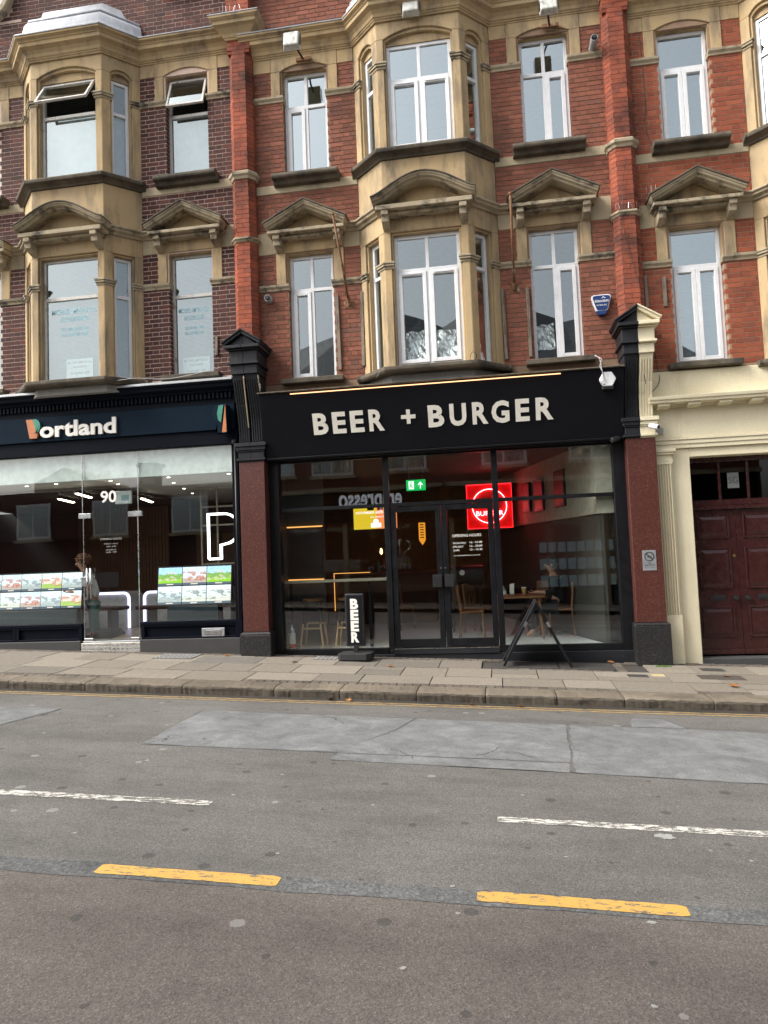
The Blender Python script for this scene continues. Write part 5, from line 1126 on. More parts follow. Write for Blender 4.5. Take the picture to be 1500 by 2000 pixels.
# sealing slabs between shops and rooms, party walls
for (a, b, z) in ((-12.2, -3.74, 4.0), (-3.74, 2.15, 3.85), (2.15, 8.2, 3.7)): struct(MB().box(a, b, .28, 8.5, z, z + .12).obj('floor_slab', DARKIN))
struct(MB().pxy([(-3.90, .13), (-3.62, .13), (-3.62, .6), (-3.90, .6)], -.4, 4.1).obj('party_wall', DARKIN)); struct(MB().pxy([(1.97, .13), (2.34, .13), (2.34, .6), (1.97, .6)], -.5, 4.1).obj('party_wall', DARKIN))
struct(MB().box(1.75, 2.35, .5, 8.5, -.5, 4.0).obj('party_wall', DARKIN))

# ------------------------------------------------------------------ fittings on the upper walls
def floodlight(x, z, lab, zt=0):
    t = thing('floodlight', lab, 'floodlight', (x, 0, z), 'floodlights on arms above the second-floor windows')
    MB().box(-.13, .13, -.075, -.035, -.03, .03).obj('wall_bar', RUST, t, .004)
    MB().tube([(-.01, -.06, 0), (-.05, -.30, .02), (-.05, -.50, -.02)], .016, 8).obj('arm', BLKPL, t, smooth=True)
    M = Matrix.Translation((-.06, -.56, -.04)) @ Matrix.Rotation(R(-12), 4, 'X')
    MB(M).add([(-.115, -.05, -.13), (.115, -.05, -.13), (.14, .06, -.15), (-.14, .06, -.15), (-.12, -.05, .12), (.12, -.05, .12), (.14, .06, .14), (-.14, .06, .14)], [(0, 3, 2, 1), (4, 5, 6, 7), (0, 1, 5, 4), (1, 2, 6, 5), (2, 3, 7, 6), (3, 0, 4, 7)]).obj('lamp_head', FIXT, t, .018, seg=2)
    MB(M).box(-.125, .125, .061, .066, -.135, .125).obj('lens', GL_SH, t); MB(M).box(-.145, -.138, -.02, .02, -.1, .1).box(.138, .145, -.02, .02, -.1, .1).obj('stirrup', BLKPL, t)
floodlight(-2.72, 9.69, 'stained white floodlight over the left second-floor window of the red house')
floodlight(-.83, 9.94, 'stained white floodlight over the middle second-floor bay window')
floodlight(1.22, 9.64, 'stained white floodlight over the right second-floor window of the red house')
def flue(x, z, ln, lab):
    t = thing('boiler_flue', lab, 'flue', (x, 0, z), 'boiler flues poking from the brickwork')
    MB().lathe([(.055, .05), (.055, -ln), (.045, -ln), (.045, -ln + .06), (0, -ln + .06)], (0, 0, 0), 18, 'y').obj('pipe', GREY, t, smooth=True)
    MB().lathe([(.085, -.012), (.085, .02), (.05, -.012)], (0, 0, 0), 18, 'y').obj('collar', GREY, t)
    MB().lathe([(.03, -ln - .03), (.03, -ln + .05)], (0, 0, 0), 12, 'y').lathe([(0, -ln - .03), (.03, -ln - .03)], (0, 0, 0), 12, 'y').obj('inner_pipe', BLKPL, t)
flue(-3.44, 5.75, .10, 'short grey flue beside the left first-floor window of the red house'); flue(1.84, 9.20, .26, 'grey flue pipe between the right second-floor window and brick pilaster')
def pole(x, xt, lab):
    t = thing('flagpole', lab, 'pole', (x, 0, 5.55), 'rusty flagpoles leaning out from the wall')
    MB().box(-.075, .075, -.012, 0.0, -.06, .06).obj('base_plate', RUST, t, .003)
    MB().tube([(0, -.02, 0), (xt * .5, -.36, .56), (xt, -.74, 1.13)], .021, 8, .017).obj('pole', RUST, t, smooth=True); MB().tube([(0, -.01, -.02), (0, -.06, .07)], .032, 10).obj('socket', RUST, t)
    MB().lathe([(0, -.02), (.025, -.01), (.025, .015), (0, .03)], (xt, -.74, 1.14), 10).obj('finial', RUST, t)
    for a in (-.055, .055):
        for b in (-.04, .04): MB().lathe([(0, -.02), (.008, -.018), (.008, -.012)], (a, 0, b), 6, 'y').obj('bolt', RUST, t)
pole(-2.12, -.06, 'rusty flagpole in front of the left first-floor pediment of the red house'); pole(.473, -.02, 'rusty flagpole right of the first-floor bay window')
BT = [(-2.30, 4.50, 5.71, .015, 'weathered timber batten right of the left first-floor window'), (-1.92, 4.53, 5.73, -.005, 'weathered timber batten hard against the left side of the bay'), (.265, 4.45, 5.57, .008, 'weathered timber batten hard against the right side of the bay'), (.665, 4.46, 5.55, 0, 'weathered timber batten left of the right first-floor window'),
      (2.40, 5.07, 5.556, 0, 'short timber batten right of the brick pilaster, nearer of the two'), (2.663, 5.06, 5.515, 0, 'short timber batten beside the window of the orange-red house'), (-4.355, 4.90, 5.23, -.01, 'short pale batten right of the accountants window')]
for (x, z0, z1, sk, lab) in BT:
    if abs(x - .265) < .01: x = .30
    o = MB().pxz([(-.024, 0), (.024, .004), (.024 - sk, z1 - z0), (-.024 - sk, z1 - z0 - .005)], -.04, -.004).obj('timber_batten', WOODG, None, .003); o.location = (x, 0, z0); tag(o, lab, 'batten', 'timber battens on the walls')
al = thing('alarm_box', 'blue and white shield-shaped alarm box on the red brick wall', 'alarm box', (1.74, -.004, 5.03))
sh_ = [(-.14, .27), (-.10, .285), (.10, .285), (.14, .27), (.145, .24), (.09, .05), (.07, .03), (-.07, .03), (-.09, .05), (-.145, .24)]
MB().pxz(sh_, -.07, 0).obj('case', WHTPL, al, .012, seg=2); MB().pxz([(x * .86, .157 + (z - .157) * .86) for x, z in sh_], -.078, -.0705).obj('face', BLUEPL, al); MB().pxz([(-.085, .04), (.085, .04), (.05, -.03), (-.05, -.03)], -.075, 0).obj('strobe', BLUEPL, al, .01)
text('lettering', 'detection', WHITE, al, -.10, .10, .165, -.0795, .045, .0008, .01); text('lettering', '020 8840 2002', WHITE, al, -.075, .075, .11, -.0795, .02, .0008, .005)
MB().pxz([(.0, .225), (.03, .25), (.06, .225), (.05, .222), (.03, .238), (.01, .222)], -.0795, -.0782).obj('emblem', WHITE, al)
hx = thing('alarm_box', 'white hexagonal alarm box with black ends at the right end of the black fascia', 'alarm box', (1.70, -.40, 3.80))
hp = [(.12 * math.cos(R(a)), .135 + .12 * math.sin(R(a))) for a in range(0, 360, 60)]
MB().pxz(hp, -.07, .05).obj('face', WHTPL, hx, .01); MB().box(-.08, .08, -.05, .12, -.01, .06).box(-.08, .08, -.05, .12, .215, .29).obj('case', BLKPL, hx, .008)
def wire(pts, r, lab, mt, nm='cable'):
    P = [Vector(p) for p in pts]; Q = []
    for i in range(len(P) - 1):
        p0, p1, p2, p3 = P[max(i - 1, 0)], P[i], P[i + 1], P[min(i + 2, len(P) - 1)]
        for k in range(6):
            t = k / 6; Q.append(0.5 * ((2 * p1) + (-p0 + p2) * t + (2 * p0 - 5 * p1 + 4 * p2 - p3) * t * t + (-p0 + 3 * p1 - 3 * p2 + p3) * t ** 3))
    Q.append(P[-1]); o = MB().tube(Q, r, 5).obj(nm, mt); return tag(o, lab, 'cable', 'loose cables on the fronts')
wire([(1.55, -.45, 4.30), (1.60, -.50, 4.22), (1.62, -.52, 4.05), (1.64, -.49, 3.92), (1.60, -.49, 3.87), (1.68, -.46, 3.86)], .006, 'pale cables looping down to the white hexagonal alarm box', GREY)
wire([(1.56, -.30, 4.33), (1.64, -.42, 4.24), (1.60, -.5, 4.12), (1.65, -.5, 3.98), (1.66, -.48, 3.90)], .006, 'pale tangled cable above the white hexagonal alarm box', GREY)
wire([(2.44, -.02, 4.7), (2.48, -.03, 4.2), (2.50, -.06, 3.95), (2.40, -.07, 3.80), (2.32, -.10, 3.78), (2.20, -.48, 3.95)], .005, 'thin black cable sagging across the cream band by the console', BLKPL)
wire([(2.20, -.23, 7.3), (2.12, -.235, 6.9), (2.09, -.215, 6.3), (2.14, -.22, 5.9), (2.26, -.215, 5.4), (2.30, -.2, 5.0)], .004, 'thin dark cable running down the right brick pilaster', BLKPL)
wire([(2.52, -.006, 9.7), (2.55, -.006, 9.0), (2.57, -.006, 8.2), (2.54, -.006, 7.9), (2.62, -.006, 7.5)], .005, 'dark cable on the brickwork right of the right brick pilaster', BLKPL)
wire([(-.20, -.60, 4.30), (-.14, -.64, 4.38), (-.20, -.64, 4.44), (-.24, -.63, 4.34), (-.17, -.64, 4.28), (-.15, -.62, 4.40)], .004, 'coil of wire hooked on the right corner of the bay sill', BLKPL)
wire([(-1.58, -.60, 4.24), (-1.63, -.62, 4.18), (-1.55, -.60, 4.30), (-1.66, -.60, 4.15)], .004, 'twist of wire on the left corner of the bay sill', BLKPL)
wire([(-6.9, -.42, 4.53), (-6.2, -.43, 4.48), (-5.6, -.43, 4.52), (-5.0, -.42, 4.47), (-4.3, -.40, 4.56), (-4.15, -.32, 4.62)], .006, 'grey cable lying along the flashing over the navy fascia', GREY)
def camera_(x, y, z, dx, mt, lab):
    t = thing('security_camera', lab, 'camera', (x, y, z), 'security cameras over the pavement')
    MB().lathe([(.04, 0), (.04, -.015), (.015, -.02), (.015, -.05)], (0, 0, 0), 12, 'y').obj('mount', mt, t)
    d = Vector((dx, -.9, -.35)).normalized(); p = Vector((0, -.06, -.01)); MB().tube([p - d * .05, p - d * .045, p + d * .10, p + d * .105], .038, 14).obj('body', mt, t, .004, True); MB().tube([p + d * .1055, p + d * .107], .028, 12).obj('lens', BLKPL, t)
camera_(1.80, -.20, 3.10, -.9, BLKPL, 'black security camera under the right end of the black fascia')
camera_(2.30, -.29, 3.24, .7, WHTPL, 'white security camera on the cream half of the capital')
jb = thing('junction_box', 'small grey junction box beside the white security camera', 'box', (2.455, -.045, 3.15)); MB().box(-.05, .05, -.05, 0, 0, .10).obj('box', WHTPL, jb, .006); MB().box(-.045, .045, -.056, -.0505, .005, .095).obj('lid', GREY, jb, .003)
ns = thing('no_smoking_sign', 'grey no smoking plate screwed to the right granite pilaster', 'sign', (2.165, -.222, 1.17))
MB().box(-.095, .095, -.006, 0, 0, .29).obj('plate', plain('brushed_plate', (0.30, 0.31, 0.32), .4, .3), ns, .002)
dk = plain('dark_ink', (0.03, 0.032, 0.035), .5)
MB().ribbon([(.062 * math.cos(2 * math.pi * i / 24), .20 + .062 * math.sin(2 * math.pi * i / 24)) for i in range(25)], [(-.006, -.009), (.006, -.009), (.006, -.0065), (-.006, -.0065)]).pxz([(-.048, .237), (-.038, .247), (.048, .163), (.038, .153)], -.0095, -.0065).box(-.03, .03, -.009, -.0065, .188, .20).obj('symbol', dk, ns)
text('lettering', 'NO', dk, ns, -.022, .022, .095, -.0065, .02, .0005, .01); text('lettering', 'SMOKING', dk, ns, -.07, .07, .065, -.0065, .022, .0005, .01); text('lettering', 'It is against the law to smoke in these premises', dk, ns, -.075, .075, .04, -.0065, .008, .0005, 0)
# foil sheets taped inside the bay panes
def foil(M, u0, u1, z0, z1, y, lab, seed):
    n, k = 26, 28; vs = []
    for j in range(k + 1):
        for i in range(n + 1):
            u = u0 + (u1 - u0) * i / n; z = z0 + (z1 - z0) * j / k
            d = 0; 
            for (f, a) in ((5, .05), (11, .03), (23, .012)): d += a * abs(mnoise.noise((u * f + seed, z * f * .8 + (u * f) * .7, seed)))
            top = .035 * mnoise.noise((u * 9, seed, 2)) if j == k else 0
            vs.append((u, y + .01 + d + .34 * (z - z0), z + top))
    o = MB(M).add(vs, [(j * (n + 1) + i, j * (n + 1) + i + 1, (j + 1) * (n + 1) + i + 1, (j + 1) * (n + 1) + i) for j in range(k) for i in range(n)]).obj('foil_sheet', FOIL)
    return tag(o, lab, 'foil', 'silver foil sheets taped inside the panes')
B0 = Matrix.Translation((-.82, 0, 0)); F1 = B0 @ FACES[1]; F2 = B0 @ FACES[2]
foil(F1, -.40, -.085, 4.46, 4.99, .15, 'crinkled foil covering the lower left pane of the first-floor bay', 1.3); foil(F1, .085, .40, 4.46, 4.98, .15, 'crinkled foil covering the lower middle pane of the first-floor bay', 4.1)
foil(F2, -.10, .10, 4.42, 4.95, .15, 'crinkled foil in the narrow right-hand pane of the first-floor bay', 7.7); foil(Matrix.Translation((1.10, 0, 0)), -.31, -.04, 4.62, 5.06, .18, 'crumpled foil low in the right first-floor window of the red house', 9.2)
# lettering and cards in the brown house windows
FA1 = Matrix.Translation((-6.70, 0, .22)) @ FACES[1]
def lettering(cx, y, rows, cards, tag1):
    t = thing('window_lettering', 'pale blue firm lettering ' + tag1, 'lettering', (cx, y, 0), 'lettering on the accountants windows')
    for tx, w, z, h in rows: text('line', tx, VINYL, t, -w / 2, w / 2, z, 0, h, .0006, .006)
    c = thing('window_card', 'white card with printed firm name ' + tag1, 'card', (cx + cards[0], y + .045, cards[1]), 'cards in the accountants windows'); MB().box(-.235, .235, 0, .004, 0, .31).obj('card', plain('white_card', (0.62, 0.68, 0.66), .8), c)
    for tx, w, z, h in (('MICHAEL SMITH & Co.', .42, .235, .04), ('Accountants', .24, .165, .038), ('Tel: 020 8451 6870', .34, .055, .04)): text('line', tx, dk, c, -w / 2, w / 2, z, -.001, h, .0005, .01)
RW = [('MICHAEL SMITH & CO.', .80, 5.72, .085), ('ACCOUNTANTS', .52, 5.59, .085), ('TEL: 020 8451 6870', .48, 5.43, .06), ('FAX: 020 8451 7070', .48, 5.34, .06)]
lettering(-6.68, -.318, RW, (.06, 4.655), 'in the first-floor bay of the brown house')
lettering(-4.79, .132, [(a, b * .68, c, d * .9) for a, b, c, d in RW], (.0, 4.66), 'in the first-floor side window of the brown house')
# bird spikes
def spikes(x0, x1, y, z, lab):
    mb = MB(); x = x0
    while x < x1: mb.tube([(x, y, z), (x + rnd(-.03, .03), y + rnd(-.04, .02), z + .09)], .0022, 4); x += .06
    o = mb.obj('bird_spikes', STEEL); o['kind'] = 'stuff'; tag(o, lab, 'spikes')
spikes(-3.95, -3.6, -.42, 10.41, 'bird spikes on the left brick pilaster capital'); spikes(2.0, 2.34, -.22, 6.53, 'bird spikes on the lower band of the right brick pilaster')
spikes(2.45, 2.62, -.25, 6.72, 'bird spikes at the left end of the pediment by the right pilaster'); spikes(-3.3, -3.1, -.26, 7.0, 'bird spikes on the left first-floor pediment of the red house')

# ------------------------------------------------------------------ pavement things
gz = pave_z(-2.15, -.35)
bs = thing('pavement_sign', 'narrow black upright sign reading BEER on a rubber foot, by the doors', 'sign', (-2.14, -.36, gz)); bs.rotation_euler = (0, 0, R(-4))
MB().pxy([(-.25, -.13), (-.20, -.19), (.20, -.19), (.25, -.13), (.25, .13), (.20, .19), (-.20, .19), (-.25, .13)], .015, .11).box(-.22, -.12, -.18, .18, 0, .016).box(.12, .22, -.18, .18, 0, .016).obj('foot', RUBBER, bs, .012, seg=2)
MB().box(-.03, .03, -.03, .03, .11, .21).obj('stem', BLKPL, bs)
MB().box(-.145, .145, -.03, .03, .20, .985).obj('panel', BLKPL, bs, .012, seg=2); MB().box(-.118, .118, -.034, -.0305, .23, .955).obj('poster', BLACKM, bs)
for i, ch in enumerate('BEER'): text('letter', ch, WHITE, bs, -.062, .062, .765 - i * .165, -.0345, .145, .001, .05)
ag = pave_z(.5, -.4)
ab_ = thing('a_board', 'folding black A-board seen edge-on, standing in front of the right window', 'sign', (.5, -.40, ag))
for s_, fx_, lab in ((-1, -.47, None), (1, .46, None)):
    T_ = Vector((.02, 0, .895)); Bm = Vector((fx_, 0, pave_z(.5 + fx_, -.4) - ag + .005)); d = (T_ - Bm); L = d.length; ang = math.atan2(d.x, d.z)
    M = Matrix.Translation(Bm) @ Matrix.Rotation(ang, 4, 'Y')
    p = MB(M); k = .018
    p.box(-k, k, -.27, -.235, 0, L).box(-k, k, .235, .27, 0, L).box(-k + .001, k - .001, -.235, .235, L - .04, L).box(-k + .001, k - .001, -.235, .235, .10, .14)
    fr_ = p.obj('frame', BLACK, ab_, .004); MB(M).box(-.004, .004, -.235, .235, .14, L - .04).obj('panel', BLACKM, fr_)
    MB(M).box(-k - .002, k + .002, -.273, -.2705, L * .62, L * .70).obj('corner_clip', STEEL, fr_)
MB().tube([(.02, -.24, .905), (.02, .24, .905)], .016, 8).obj('hinge', BLKPL, ab_)
def cover(x, y, w, d, mt, nm, lab, cat, rails=0):
    o = thing(nm, lab, cat, (x, y, pave_z(x, y) + .001)); o.rotation_euler = SLOPE
    MB().box(-w / 2, w / 2, -d / 2, d / 2, -.02, .004).obj('plate', mt, o, .002)
    if rails:
        for i in range(rails):
            for j in range(4): MB().box(-w / 2 + (i + .15) * w / rails, -w / 2 + (i + .85) * w / rails, -d / 2 + (j + .2) * d / 4, -d / 2 + (j + .8) * d / 4, .0045, .009).obj('glass_lens', GREY, o)
    return o
cover(-4.95, -.42, .62, .42, IRON, 'coal_hole_grid', 'pavement light grid of small glass lenses under the right office window', 'grating', 9)
cover(-4.05, -.62, 1.0, .55, surf('asphalt_infill', (0.11, 0.10, 0.085), (0.16, 0.145, 0.125), 9), 'inspection_cover', 'wide dark infilled cover left of the granite pilaster foot', 'cover')
cover(-2.62, -.30, .34, .26, IRON, 'pavement_light', 'small pavement light grid beside the foot of the beer sign', 'grating', 5)
cover(2.02, -1.05, .16, .12, plain('pale_yellow_plate', (0.50, 0.40, 0.20), .6), 'hydrant_plate', 'small yellow marker plate in the slabs before the right granite pilaster', 'plate'); cover(1.75, -1.12, .26, .16, IRON, 'stopcock_cover', 'small round-cornered iron cover left of the yellow marker plate', 'cover')
cover(2.83, -.55, .30, .22, IRON, 'stopcock_cover', 'small iron cover in the slabs before the maroon doors', 'cover'); cover(2.78, -1.1, .55, .30, surf('dark_infill', (0.05, 0.042, 0.035), (0.08, 0.066, 0.055), 9), 'inspection_cover', 'dark rectangular cover between maroon doors and kerb', 'cover')
lm = bpy.data.meshes.new('leaf'); q_ = MB()
pts_ = [(0, -.05), (.03, -.03), (.045, .0), (.02, .01), (.03, .05), (.0, .035), (-.03, .05), (-.022, .012), (-.045, 0), (-.03, -.03)]
lm.from_pydata([(a, b, .006 + .25 * abs(a) + .1 * abs(b)) for a, b in pts_] + [(0, 0, .003)], [], [(i, (i + 1) % 10, 10) for i in range(10)]); lm.materials.append(LEAFM)
LV = [(-2.02, -2.60, 1.2, 'dry leaf in the gutter below the black beer sign'), (-1.80, -2.62, .9, 'smaller dry leaf just right of another in the gutter'), (.18, -2.66, 1.0, 'dry leaf in the gutter in line with the A-board'), (-.36, -2.66, .8, 'dry leaf in the gutter in line with the double doors'), (-4.2, -.28, 1.1, 'dark dry leaf at the foot of the left granite pilaster'), (1.55, -.16, 1.0, 'orange leaf against the foot of the right shop window'),
      (2.75, -1.7, 1.3, 'dry leaf on the slabs near the kerb before the maroon doors'), (2.86, -1.05, .9, 'dry leaf on the dark rectangular cover'), (-1.55, -.9, 1.0, 'dry leaf on the slabs right of the beer sign foot'), (-3.0, -.72, .9, 'dry leaf on the slabs left of the beer sign foot')]
for (x, y, s_, lab) in LV:
    o = bpy.data.objects.new('fallen_leaf', lm); COL.objects.link(o); o.location = (x, y, (road_z(x, y) + .008) if y < -2.5 else pave_z(x, y) + .006); o.scale = (s_,) * 3; o.rotation_euler = (rnd(-.2, .3), rnd(-.2, .2), rnd(0, 6)); tag(o, lab, 'leaf', 'fallen leaves')
mossm = plain('moss', (0.06, 0.11, 0.02), .95)
ms = MB()
for i in range(60):
    a = rnd(0, 6.28); r_ = rnd(0, 1) ** .7; x = 2.22 + r_ * .13 * math.cos(a); y = -.36 + r_ * .06 * math.sin(a); z = pave_z(x, y); ms.lathe([(0, .018 * (1.2 - r_)), (.012, .008), (.016, 0)], (x, y, z), 5)
o = ms.obj('moss_tuft', mossm); o['kind'] = 'stuff'; tag(o, 'green moss at the foot of the right granite pilaster', 'moss')

# ------------------------------------------------------------------ people behind the glass
def skinned(name, V, Ed, mat, parent, root=0, sub=2):
    bm = bmesh.new(); lay = bm.verts.layers.skin.verify(); vs = []
    for i, (p, r_) in enumerate(V):
        v = bm.verts.new(p); v[lay].radius = r_ if isinstance(r_, tuple) else (r_, r_); v[lay].use_root = (i == root); vs.append(v)
    for a, b in Ed: bm.edges.new((vs[a], vs[b]))
    me = bpy.data.meshes.new(name); bm.to_mesh(me); bm.free(); me.materials.append(mat)
    o = bpy.data.objects.new(name, me); COL.objects.link(o); o.parent = parent
    md = o.modifiers.new('skin', 'SKIN'); md.use_smooth_shade = True; md.branch_smoothing = .4
    ms_ = o.modifiers.new('sub', 'SUBSURF'); ms_.levels = sub; ms_.render_levels = sub
    return o
def lump(name, c, r, amp, fr, mat, parent, squash=(1, 1, 1)):
    bm = bmesh.new(); bmesh.ops.create_icosphere(bm, subdivisions=4, radius=1)
    for v in bm.verts:
        n = 1 + amp * mnoise.noise(v.co * fr) + amp * .6 * mnoise.noise(v.co * fr * 2.3); v.co = Vector((v.co.x * squash[0], v.co.y * squash[1], v.co.z * squash[2])) * r * n + Vector(c)
    me = bpy.data.meshes.new(name); bm.to_mesh(me); bm.free(); me.materials.append(mat)
    o = bpy.data.objects.new(name, me); COL.objects.link(o); o.parent = parent; return o
def hand(V, Ed, w, d, root):
    # palm and five curled fingers from wrist vertex index
    wv = Vector(V[w][0]); d = Vector(d).normalized(); side = d.cross(Vector((0, 0, 1))).normalized(); dn = side.cross(d)
    V.append((wv + d * .05, (.024, .014))); Ed.append((w, len(V) - 1)); pm = len(V) - 1
    for k, (o_, l) in enumerate(((-.030, .055), (-.010, .07), (.010, .065), (.030, .05))):
        b = wv + d * .085 + side * o_; V.append((b, .009)); Ed.append((pm, len(V) - 1)); V.append((b + d * l * .55 - dn * -.012, .008)); Ed.append((len(V) - 2, len(V) - 1)); V.append((b + d * l * .85 - dn * -.035, .007)); Ed.append((len(V) - 2, len(V) - 1))
    V.append((wv + d * .045 - side * .04, .010)); Ed.append((pm, len(V) - 1)); V.append((wv + d * .085 - side * .052, .008)); Ed.append((len(V) - 2, len(V) - 1))
def head(V, Ed, nk, c, f):
    c = Vector(c); f = Vector(f).normalized()
    for p, r_ in ((c + Vector((0, 0, -.045)) + f * .015, (.062, .07)), (c + Vector((0, 0, .03)), (.078, .09)), (c + Vector((0, 0, .09)) - f * .01, (.06, .07))): V.append((p, r_)); Ed.append((nk if len(V) - 1 == nk + 0 else len(V) - 2, len(V) - 1))
def face(t, c, f):
    c = Vector(c); f = Vector(f).normalized(); s = f.cross(Vector((0, 0, 1))).normalized()
    n = MB(); a = c + f * .083
    n.add([tuple(a + Vector((0, 0, .035))), tuple(a + s * .014 + Vector((0, 0, -.012))), tuple(a - s * .014 + Vector((0, 0, -.012))), tuple(a + f * .024 + Vector((0, 0, -.008)))], [(0, 1, 3), (0, 3, 2), (1, 2, 3)]); n.obj('nose', SKIN, t)
    for k in (-1, 1): lump('eye', a + s * .03 * k - f * .012 + Vector((0, 0, .032)), .009, 0, 1, dk, t); lump('ear', c + s * .082 * k + Vector((0, 0, .01)), .026, 0, 1, SKIN, t, (.5, .8, 1.2))
    MB().box(-.02, .02, -.003, .003, -.004, .004).obj('mouth', plain('lip', (0.35, 0.1, 0.09), .5), t).location = a - f * .008 + Vector((0, 0, -.035))
P1 = thing('person', 'person with curly hair, white shirt and teal trousers leaning beside the glass door', 'person', (-7.08, .80, .306))
fdir = (-.95, -.25, -.15); hc = (-.20, -.03, 1.31)
V = [((0, 0, .70), .115), ((-.03, 0, .86), .11), ((-.08, 0, 1.02), .12), ((-.11, 0, 1.10), .09), ((-.15, -.01, 1.18), .05), ((-.19, -.03, 1.26), (.06, .066)), ((-.20, -.03, 1.33), (.076, .088)), ((-.195, -.03, 1.39), (.06, .068)),
     ((.02, -.13, 1.05), .05), ((.06, -.20, .86), .042), ((-.10, -.30, .80), .032), ((-.20, -.34, .82), .026), ((-.18, .13, 1.05), .05), ((-.30, .10, .86), .042), ((-.45, -.02, .82), .032), ((-.54, -.06, .83), .026),
     ((.02, -.075, .62), .07), ((.03, -.07, .36), .045), ((.03, -.065, .08), .032), ((-.07, -.09, .03), .03), ((.0, .075, .62), .07), ((-.01, .075, .36), .045), ((.02, .085, .08), .032), ((-.08, .10, .03), .035)]
Ed = [(0, 1), (1, 2), (2, 3), (3, 4), (4, 5), (5, 6), (6, 7), (3, 8), (8, 9), (9, 10), (10, 11), (3, 12), (12, 13), (13, 14), (14, 15), (0, 16), (16, 17), (17, 18), (18, 19), (0, 20), (20, 21), (21, 22), (22, 23)]
hand(V, Ed, 11, (-.9, -.3, .0), 0); hand(V, Ed, 15, (-.9, -.3, .0), 0)
skinned('body', V, Ed, SKIN, P1)
WSH = plain('white_cotton', (0.80, 0.80, 0.80), .9); TRS = plain('teal_cotton', (0.13, 0.26, 0.25), .9)
skinned('shirt', [((0, 0, .66), .145), ((-.03, 0, .84), .135), ((-.08, 0, 1.02), .14), ((-.12, 0, 1.11), .095), ((.02, -.14, 1.05), .068), ((.055, -.185, .90), .06), ((-.18, .14, 1.05), .068), ((-.28, .11, .90), .06)], [(0, 1), (1, 2), (2, 3), (3, 4), (4, 5), (3, 6), (6, 7)], WSH, P1)
skinned('trousers', [((0, 0, .70), .12), ((.02, -.075, .58), .088), ((.03, -.07, .36), .066), ((.03, -.065, .09), .054), ((0, .075, .58), .088), ((-.01, .075, .36), .066), ((.02, .085, .09), .054)], [(0, 1), (1, 2), (2, 3), (0, 4), (4, 5), (5, 6)], TRS, P1)
for y in (-.085, .10): skinned('shoe', [((.045, y, .035), .036), ((-.03, y, .03), .036), ((-.11, y, .025), .03)], [(0, 1), (1, 2)], BLKPL, P1, sub=1)
lump('hair', (-.165, -.015, 1.385), .118, .30, 4.5, plain('curly_brown_hair', (0.19, 0.09, 0.045), .9, wear=.3), P1, (1.05, 1.0, .85)); face(P1, (-.20, -.03, 1.31), fdir)
P2 = thing('person', 'seated person in a dark top with one hand on the restaurant table', 'person', (.98, 1.35, .096))
V = [((0, 0, .50), .13), ((0, 0, .68), .12), ((-.03, 0, .88), .13), ((-.05, 0, .98), .09), ((-.07, -.01, 1.06), .05), ((-.10, -.03, 1.13), (.06, .066)), ((-.10, -.03, 1.20), (.076, .088)), ((-.10, -.03, 1.26), (.06, .068)),
     ((-.10, -.16, .93), .055), ((-.08, -.22, .74), .045), ((-.28, -.26, .73), .034), ((-.36, -.28, .735), .026), ((.05, .16, .93), .055), ((.05, .2, .74), .045), ((-.2, .15, .73), .034), ((-.3, .1, .735), .026),
     ((-.10, -.10, .47), .085), ((-.42, -.12, .47), .065), ((-.44, -.12, .08), .045), ((-.54, -.12, .035), .035), ((-.10, .10, .47), .085), ((-.42, .12, .47), .065), ((-.40, .12, .08), .045), ((-.50, .12, .035), .035)]
Ed = [(0, 1), (1, 2), (2, 3), (3, 4), (4, 5), (5, 6), (6, 7), (3, 8), (8, 9), (9, 10), (10, 11), (3, 12), (12, 13), (13, 14), (14, 15), (0, 16), (16, 17), (17, 18), (18, 19), (0, 20), (20, 21), (21, 22), (22, 23)]
hand(V, Ed, 11, (-1, -.1, 0), 0); hand(V, Ed, 15, (-1, -.1, 0), 0)
skinned('body', V, Ed, SKIN, P2)
DKT = plain('dark_wool', (0.018, 0.015, 0.017), .95); DJ = plain('dark_denim', (0.02, 0.022, 0.03), .9)
skinned('jumper', [((0, 0, .52), .145), ((0, 0, .68), .135), ((-.03, 0, .88), .15), ((-.05, 0, .99), .095), ((-.10, -.17, .93), .072), ((-.08, -.22, .74), .06), ((-.24, -.255, .733), .046), ((.05, .17, .93), .072), ((.05, .2, .74), .06), ((-.16, .165, .733), .046)], [(0, 1), (1, 2), (2, 3), (3, 4), (4, 5), (5, 6), (3, 7), (7, 8), (8, 9)], DKT, P2)
skinned('trousers', [((0, 0, .48), .14), ((-.12, -.10, .47), .10), ((-.43, -.12, .465), .08), ((-.44, -.12, .10), .06), ((-.12, .10, .47), .10), ((-.43, .12, .465), .08), ((-.40, .12, .10), .06)], [(0, 1), (1, 2), (2, 3), (0, 4), (4, 5), (5, 6)], DJ, P2)
lump('hair', (-.075, -.02, 1.225), .105, .12, 3, plain('dark_hair', (0.02, 0.014, 0.01), .7), P2, (1.0, 1.0, 1.05)); face(P2, (-.10, -.03, 1.17), (-1, -.2, 0))
chair(1.0, 1.38, -90, 'wooden dining chair under the seated person')

